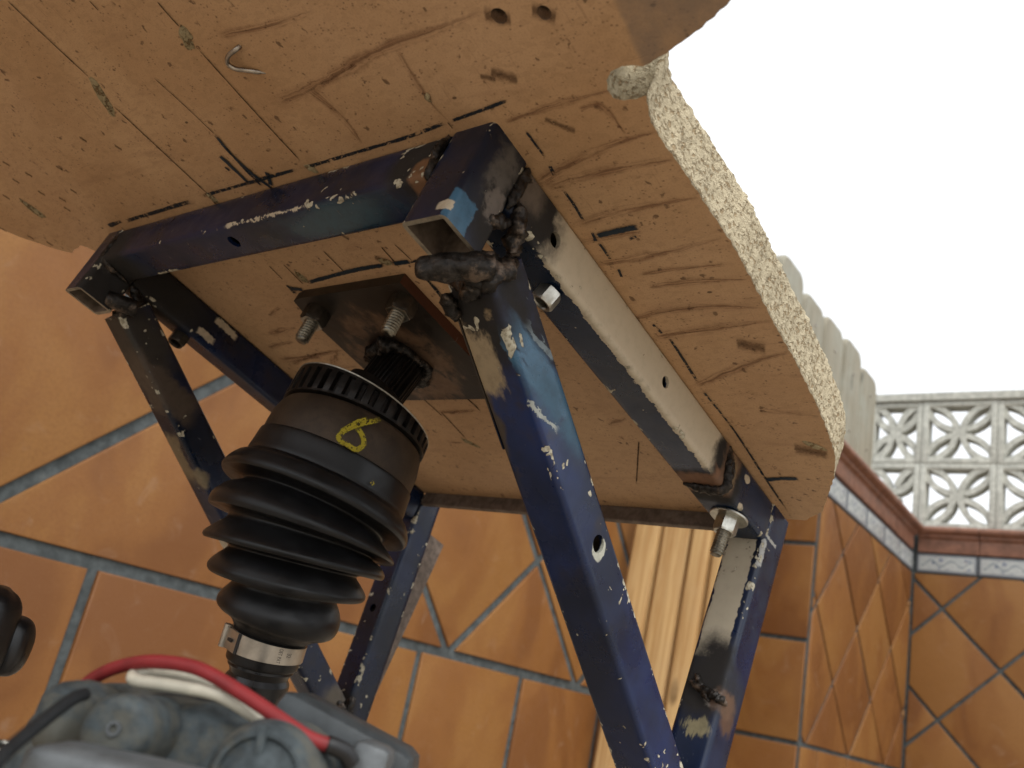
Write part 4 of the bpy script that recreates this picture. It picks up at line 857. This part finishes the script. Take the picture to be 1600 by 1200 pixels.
def swept(name, mat, prof, n=96, smooth=40, rfun=None, parent=None):
    mb = MB(); rings = []
    for z, r in prof:
        p, d = axis_at(z); u = Vector((1, 0, 0)); u = (u - d * u.dot(d)).normalized(); v = d.cross(u)
        rings.append([p + (u * math.cos(2 * math.pi * i / n) + v * math.sin(2 * math.pi * i / n)) * r * U * (rfun(z, i, n) if rfun else 1) for i in range(n)])
    mb.rings(rings); return mb.build(name, mat, parent or ds, smooth)
M['steel_dark'] = plain('oily_dark_steel', (.018, .015, .013), .42, .6, .5, 120, .4, .001, .5, ((.055, .03, .018), .55, .5))
def house_mat():
    t = NT('browned_housing'); c = t.coord(); n = t.noise(c, 45, 6, .65); f = t.noise(c, 260, 4, .7); base = t.mix(t.step(n, .3, .7), (.030, .020, .013), (.060, .040, .025))
    base = t.mix(t.step(f, .5, .8, 0, .5), base, (.015, .011, .009)); base = t.mix(t.math('MULTIPLY', t.step(t.noise(c, 34, 4, .7), .64, .7), .35), base, (.14, .12, .10))
    return t.set(base, .55, .3, t.bump(t.math('ADD', n, f), .25, .0008), .4)
M['housing'] = house_mat()
def rubber_mat():
    t = NT('black_rubber'); c = t.coord(); n = t.noise(c, 60, 5, .6); base = t.mix(t.step(n, .35, .7), (.006, .006, .0065), (.010, .010, .011))
    du = t.step(t.noise(c, 120, 6, .7), .6, .78, 0, .45); dz = t.step(t.noise(c, 18, 3), .45, .65); base = t.mix(t.math('MULTIPLY', du, dz), base, (.035, .033, .030))
    return t.set(base, t.step(n, .3, .7, .30, .45), None, t.bump(n, .15, .0008), .33)
M['rubber'] = rubber_mat()
swept('splined_stub', M['steel_dark'], [(-.0108, .0235), (-.020, .0240), (-.0540, .0240), (-.0560, .0215)], 144, 30, lambda z, i, n: 1 + .055 * (1 if math.sin(2 * math.pi * i / n * 36) > 0 else -1) if -.055 < z < -.017 else 1)
mb = MB(); pts = []
for k in range(25): a = 2 * math.pi * k / 24; pts.append(D(-0.2838 + (.0265 + .003 * math.sin(a * 5)) * math.cos(a), 0.2212 + (.0265 + .003 * math.sin(a * 4)) * math.sin(a), -.0135))
weld(mb, pts, .0092 * U, .75, 2.0); mb.build('weld_collar', M['weld'], ds, 180)
swept('shoulder', M['steel_dark'], [(-.0545, .0270), (-.0570, .0340), (-.0700, .0370), (-.0755, .050), (-.0790, .0560)], 64, 30)
# toothed sensor ring: 44 pockets cut into the rim
swept('sensor_ring', M['steel_dark'], [(-.0785, .052), (-.0770, .0660), (-.0775, .0700), (-.0790, .0710), (-.0805, .0710), (-.0810, .0695), (-.0980, .0695), (-.0985, .0710), (-.1005, .0710), (-.1015, .0660)], 360, 30,
      lambda z, i, n: 1 if not (-.0982 < z < -.0808) else (.955 if (i % 10) in (0, 1, 2, 3) else 1.024))
M['worn'] = plain('worn_bright_edge', (.34, .32, .27), .45, .7, .3, 200, .3, .0006)
swept('ring_edge', M['worn'], [(-.0776, .0698), (-.0769, .0706), (-.0776, .0715), (-.0785, .0712)], 128, 60)
swept('tooth_edge', M['worn'], [(-.0830, .050), (-.0832, .0690), (-.0965, .0690), (-.0967, .050)], 360, 30, lambda z, i, n: (1.030 + .004 * noise.noise((i, z * 900, 0)) if i % 10 == 4 and noise.noise((i * .7, z * 300, 2)) > -.25 else .96))
swept('joint_housing', M['housing'], [(-.1000, .0600), (-.1012, .0655), (-.1030, .0690), (-.1065, .0710), (-.1180, .0738), (-.1300, .0742), (-.1420, .0735), (-.152, .070)], 96, 30)
# the rubber boot
boot = [(-0.136, 0.0728), (-0.1363, 0.0752), (-0.1386, 0.0761), (-0.1467, 0.0768), (-0.1552, 0.0778), (-0.1587, 0.0778), (-0.1619, 0.08), (-0.1673, 0.085), (-0.1735, 0.089), (-0.1775, 0.0908), (-0.1801, 0.0911), (-0.1819, 0.0902), (-0.1827, 0.0885), (-0.1829, 0.08), (-0.1833, 0.0705), (-0.1852, 0.068), (-0.1882, 0.071), (-0.1933, 0.079), (-0.1989, 0.0848), (-0.2025, 0.0872), (-0.2049, 0.0875), (-0.2067, 0.0866), (-0.2075, 0.0848), (-0.2075, 0.077), (-0.2081, 0.069), (-0.21, 0.0664), (-0.2131, 0.0695), (-0.2176, 0.0762), (-0.2221, 0.0808), (-0.2247, 0.0823), (-0.2269, 0.0822), (-0.2283, 0.081), (-0.2289, 0.079), (-0.2287, 0.07), (-0.2295, 0.061), (-0.2313, 0.0582), (-0.2342, 0.0604), (-0.2387, 0.0652), (-0.2433, 0.0692), (-0.2463, 0.0708), (-0.2488, 0.0706), (-0.2503, 0.0693), (-0.2508, 0.0673), (-0.2508, 0.0575), (-0.252, 0.0482), (-0.2543, 0.0462), (-0.2578, 0.0476), (-0.2628, 0.0512), (-0.2678, 0.054), (-0.2723, 0.0551), (-0.2768, 0.0546), (-0.2802, 0.0524), (-0.2822, 0.049), (-0.2847, 0.0425), (-0.2879, 0.0375), (-0.2912, 0.034), (-0.2941, 0.0322), (-0.3125, 0.032), (-0.3165, 0.031), (-0.318, 0.027)]
def refine(pr, k=3):
    P = smooth_path([(z, r, 0) for z, r in pr], k); return [(p.x, p.y) for p in P]
def monotone(pr):
    out = []; last = 1
    for z, r in pr:
        z = min(z, last - 1e-5); out.append((z, r)); last = z
    return out
swept('boot', M['rubber'], monotone(refine(boot)), 96, 180)
# metal clamp band with its stamping
p, dd = axis_at(-0.3011)
swept('clamp', M['alloy'], [(-0.2941, .0322), (-0.2937, .0342), (-0.3083, .0342), (-0.3088, .0322)], 64, 30)
cl = bpy.data.objects['clamp']
cl.data.materials[0] = plain('clamp_steel', (.46, .42, .36), .38, .85, .18, 70, .15, .0006, .5, ((.24, .21, .17), .55, .4))
M['print'] = plain('black_stamping', (.015, .014, .014), .6, 0, .1, 60, 0, .001)
CU = Vector((1, 0, 0)); CU = (CU - dd * CU.dot(dd)).normalized(); CV = dd.cross(CU)
def on_band(ang, z, r): q, _ = axis_at(z); return q + (CU * math.cos(ang) + CV * math.sin(ang)) * r * U
for txt, a0, z0_, size in (('OET PAT', .30, -0.2948, .0046), ('32', .06, -0.2978, .0052)):
    fc = bpy.data.curves.new('lettering', 'FONT'); fc.body = txt; fc.size = 1.0; fc.resolution_u = 3; fo = bpy.data.objects.new('lettering', fc); col.objects.link(fo)
    bpy.context.view_layer.update(); dg = bpy.context.evaluated_depsgraph_get(); me = bpy.data.meshes.new_from_object(fo.evaluated_get(dg)); me.name = 'lettering'
    bpy.data.objects.remove(fo); bpy.data.curves.remove(fc); s_ = .0037 if txt != '32' else .0046; sx = s_ * .80
    for v in me.vertices: v.co = on_band(a0 - v.co.y * s_ * 1.25 / .032, z0_ - v.co.x * sx, 0.03435)
    me.materials.clear(); me.materials.append(M['print']); link('lettering', me, cl)
mb = MB(); q0, q1 = on_band(2.12, -0.2922, .0370), on_band(2.12, -0.3105, .0370); dq = (q1 - q0)
mb.rings([circle(q0 + dq * f, dq, .0036 * U, 12) for f in (0, 1)]); mb.rings([[on_band(a, z, r) for a, r in ((2.15, .0350), (1.95, .0365), (1.42, .0354), (1.42, .0344), (2.10, .0344))] for z in (-0.2933, -0.3093)])
mb.build('clamp_ear', bpy.data.materials['clamp_steel'], cl, 40)
mb = MB(); mb.rings([[on_band(a, z, r) for a, r in ((1.44, .0356), (1.37, .0351), (1.37, .0340), (1.44, .0340))] for z in (-0.2933, -0.3093)]); mb.rings([[on_band(a, z, r) for a, r in ((1.80, .0367), (1.62, .0364), (1.62, .0350), (1.80, .0350))] for z in (-0.3001, -0.3024)])
mb.build('clamp_slot', M['print'], cl)
swept('shaft', M['shaft'], [(-0.3140, .0250), (-0.3155, .0285), (-0.3195, .0292), (-0.3219, .0270), (-0.3254, .0255), (-0.3294, .0282), (-0.3314, .0282), (-0.3836, .0270), (-0.3841, .0235), (-.575, .0235)], 48, 30)
# yellow paint mark on the housing
RM['paint_mark'] = ribbon_mat('yellow_paint', (.42, .34, .015), .47, .35, .6, 0, 520, .95, (.24, .19, .015), 260)
def paint_stroke(pts, wd):
    P = smooth_path([D(*p) for p in pts], 5); n = len(P); vs, fs, uv = [], [], []; ax0 = D(-0.2895, 0.2123, -0.0768); axd = (D(-0.2908, 0.2147, -0.1360) - ax0).normalized()
    for i, p in enumerate(P):
        rad = (p - ax0); rad = (rad - axd * rad.dot(axd)).normalized(); t_ = (P[min(i + 1, n - 1)] - P[max(0, i - 1)]).normalized(); s_ = rad.cross(t_).normalized()
        zz = p.z / U; q, _ = axis_at(zz); base = q + (p - q).normalized() * 0
        for sg in (-1, 1):
            v = p + s_ * wd * U * .6 * sg; r_ = (v - ax0); h = r_.dot(axd); r_ = (r_ - axd * h).normalized(); vs.append(ax0 + axd * h + r_ * .0753 * U if zz > -.142 else ax0 + axd * h + r_ * .0795 * U); uv.append((i / (n - 1), (sg + 1) / 2))
    for i in range(n - 1): fs.append((2 * i, 2 * i + 2, 2 * i + 3, 2 * i + 1))
    me = bpy.data.meshes.new('paint_mark'); me.from_pydata(vs, [], fs); l = me.uv_layers.new(name='uv')
    for lp in me.loops: l.data[lp.index].uv = uv[lp.vertex_index]
    me.materials.append(RM['paint_mark']); link('paint_mark', me, bpy.data.objects['joint_housing'])
for wd, pts in ((0.0046, [(-0.2206, 0.1867, -0.1052), (-0.2229, 0.1818, -0.1113), (-0.2256, 0.1769, -0.1166), (-0.2289, 0.1722, -0.1225), (-0.2314, 0.1691, -0.1279), (-0.2336, 0.1667, -0.1335), (-0.2345, 0.166, -0.1386), (-0.2326, 0.1684, -0.1409), (-0.2298, 0.1723, -0.1422), (-0.2273, 0.1762, -0.1429), (-0.2251, 0.18, -0.1429), (-0.2236, 0.1827, -0.1392), (-0.2228, 0.1841, -0.135), (-0.2233, 0.1826, -0.1307), (-0.2249, 0.1791, -0.1271), (-0.2271, 0.1751, -0.1245), (-0.229, 0.1719, -0.122)]), (0.0042, [(-0.2251, 0.1776, -0.1121), (-0.2285, 0.1724, -0.1183), (-0.2318, 0.1684, -0.1264), (-0.2346, 0.1656, -0.1343)]), (0.0036, [(-0.2134, 0.2026, -0.1592), (-0.2129, 0.2059, -0.161)])):
    paint_stroke(pts, wd)

# ------------------------------------------------------------------ motor in the foreground with its cables
MW = Matrix.Rotation(math.atan2(.5815, .8137), 4, 'Z'); MI = MW.inverted()
motor = empty('motor', MW @ Matrix.Translation((-.09, .31, FLOOR)), label='dusty grey cast motor filling the bottom left corner close to the camera', cat='motor')
MO = Vector((-.09, .31, FLOOR))
def G(a, b, z): return Vector((a, b, z)) - MO
def lump(name, ctr, half, mat, pw=3.0, amp=.05, parent=None, rot=None, seed=0, nu=48, nv=24):
    mb = MB(); rings = []
    sg = lambda x, p_: math.copysign(abs(x) ** (2 / p_), x)
    for j in range(1, nv):
        ph = math.pi * j / nv - math.pi / 2; row = []
        for i in range(nu):
            th = 2 * math.pi * i / nu; v = Vector((sg(math.cos(ph), pw) * sg(math.cos(th), pw), sg(math.cos(ph), pw) * sg(math.sin(th), pw), sg(math.sin(ph), pw)))
            k = 1 + amp * noise.noise(v * 2.2 + Vector((seed, 0, 0))) + amp * .35 * noise.noise(v * 6 + Vector((seed, 3, 0))); v = Vector((v.x * half[0], v.y * half[1], v.z * half[2])) * k
            if rot: v = rot @ v
            row.append(G(*ctr) + v)
        rings.append(row)
    mb.rings(rings); return mb.build(name, mat, parent or motor, 180)
lump('housing', (-.108, .350, -.157), (.053, .048, .137), M['motor'], 5, .04)
lump('shoulder', (-.098, .318, -.052), (.034, .020, .034), M['motor'], 3.2, .06, seed=2)
tocam = Vector((-.02, -1, .05)).normalized()
mb = MB(); lathe(mb, G(-.1085, .2950, -.0290), tocam, [(-.03, .0118), (.010, .0104), (.0170, .0098), (.0192, .0086), (.0198, .0068), (.0198, .0050)], 40); bs = mb.build('boss', M['motor'], motor, 45)
mb = MB(); e_ = G(-.1085, .2950, -.0290) + tocam * .0198 + Vector((.0008, 0, .0004)); mb.rings([circle(e_, tocam, r_, 24) if h_ == 0 else circle(e_ + tocam * h_, tocam, r_, 24) for h_, r_ in ((0, .0022), (.0010, .0020), (.0010, .0013), (-.002, .0012))], False, True); mb.build('screw_hole', M['alloy'], bs, 40)
lump('lug', (-.131, .304, -.0300), (.010, .018, .0115), M['motor'], 2.6, .05, seed=5)
mb = MB(); cb = G(-.0660, .300, -.0345); lathe(mb, cb, tocam, [(-.02, .0180), (.006, .0176), (.014, .0164), (.0190, .0146), (.0212, .0128), (.0212, .0118), (.0200, .0112), (.0206, .0100), (.0232, .0070), (.0245, .002)], 64); dm = mb.build('bearing_cap', M['motor'], motor, 40)
mb = MB(); mb.box((-.0012, -.004, -.0025), (.0012, .002, .0150), .0006, Matrix.Translation(cb + tocam * .0190) @ Matrix.Rotation(-.12, 4, 'Y')); mb.build('rib', M['motor'], dm)
lump('ledge', (-.0950, .262, -.0420), (.026, .012, .0105), M['alloy'], 5, .04, seed=8)
mb = MB(); mb.box((-.034, -.014, -.20), (.016, .020, .0), .005, Matrix.Translation(G(-.042, .330, -.0170)) @ Matrix.Rotation(.26, 4, 'Y')); mb.build('terminal_box', M['motor_box'], motor, 40)
mb = MB(); mb.box((-.0062, -.010, -.050), (.0060, .008, -.001), .003, Matrix.Translation(G(-.0385, .309, -.0178)) @ Matrix.Rotation(.14, 4, 'Y')); mb.build('bracket', M['alloy'], motor, 40)
mb = MB(); cable(mb, [G(-.1190, .236, -.041), G(-.1204, .2426, -.0362), G(-.1216, .2563, -.0301), G(-.1202, .2699, -.0222), G(-.1196, .276, -.0205)], .0019, 10, 6); mb.build('hose', M['hose'], motor, 180)
mb = MB(); lathe(mb, G(-.1591, .3216, -.0620), (0, 0, 1), [(-.23, .006), (.006, .006), (.006, .010), (.009, .010)], 20); st = mb.build('stud', M['dark_nut'], motor, 40)
hexnut(st, G(-.1591, .3216, -.0520), Vector((.05, -.1, 1)), .013, .0085, M['zinc'], .0045)
washer(st, G(-.1591, .3216, -.0535), Vector((.05, -.1, 1)), .0092, .0015, .0045, M['zinc'])
def own(name, label, cat, at): return empty(name, MW @ Matrix.Translation(at), label=label, cat=cat)
def cable_thing(name, label, pts, r, mat, extra=None):
    root = Vector(pts[0]); mb = MB(); cable(mb, [Vector(p) - root for p in pts], r, 14, 8); ob = mb.build(name, mat, None, 180, MW @ Matrix.Translation(root)); tag(ob, label, 'cable'); return ob, root
red, r0 = cable_thing('red_cable', 'thick red cable arching over the motor to a black terminal', [(-.1477, .3289, -.0330), (-.1414, .3214, -.0229), (-.1329, .3143, -.0161), (-.1222, .3081, -.0112), (-.1113, .3027, -.0087), (-.0974, .2982, -.0082), (-.083, .2951, -.0118), (-.0689, .2923, -.0164), (-.0577, .2912, -.0203), (-.0507, .2921, -.0213)], .0022, M['red_cable'])
mb = MB(); cable(mb, [Vector(p) - r0 for p in ((-.0517, .2919, -.0211), (-.0490, .2930, -.0215), (-.0462, .2945, -.0225), (-.0440, .2965, -.0250))], .0027, 14, 6); mb.build('terminal_boot', M['black_plastic'], red, 180)
cable_thing('white_cable', 'folded off white cable lying under the red cable', [(-.0640, .3060, -.0245), (-.0702, .3040, -.0212), (-.0785, .3010, -.0178), (-.0855, .2990, -.0152), (-.0917, .2990, -.0142), (-.1054, .3020, -.0148), (-.1172, .3045, -.0156), (-.1200, .3080, -.0143), (-.1165, .3115, -.0124), (-.1062, .3145, -.0112), (-.0982, .3175, -.0122), (-.0930, .3225, -.0145)], .0021, M['white_cable'])

# black grip at the left picture edge
gl = empty('lever_grip', MW @ Matrix.Translation((-.2805, .470, FLOOR)), label='glossy black rounded grip cut off by the left edge in front of the recessed wall', cat='lever')
lump('grip', MO + Vector((.0010, .018, .2725)), (.0190, .018, .0268), M['black_plastic'], 3.0, .05, gl, seed=12)
lump('grip_ring', MO + Vector((.0122, .035, .2700)), (.0115, .012, .0160), M['black_plastic'], 2.8, .03, gl, seed=14)
mb = MB(); lathe(mb, Vector((-.004, .018, 0)), Vector((0, 0, 1)), [(0, .03), (.006, .03), (.008, .008), (.26, .008)], 20); mb.build('lever_rod', M['shaft'], gl, 40)
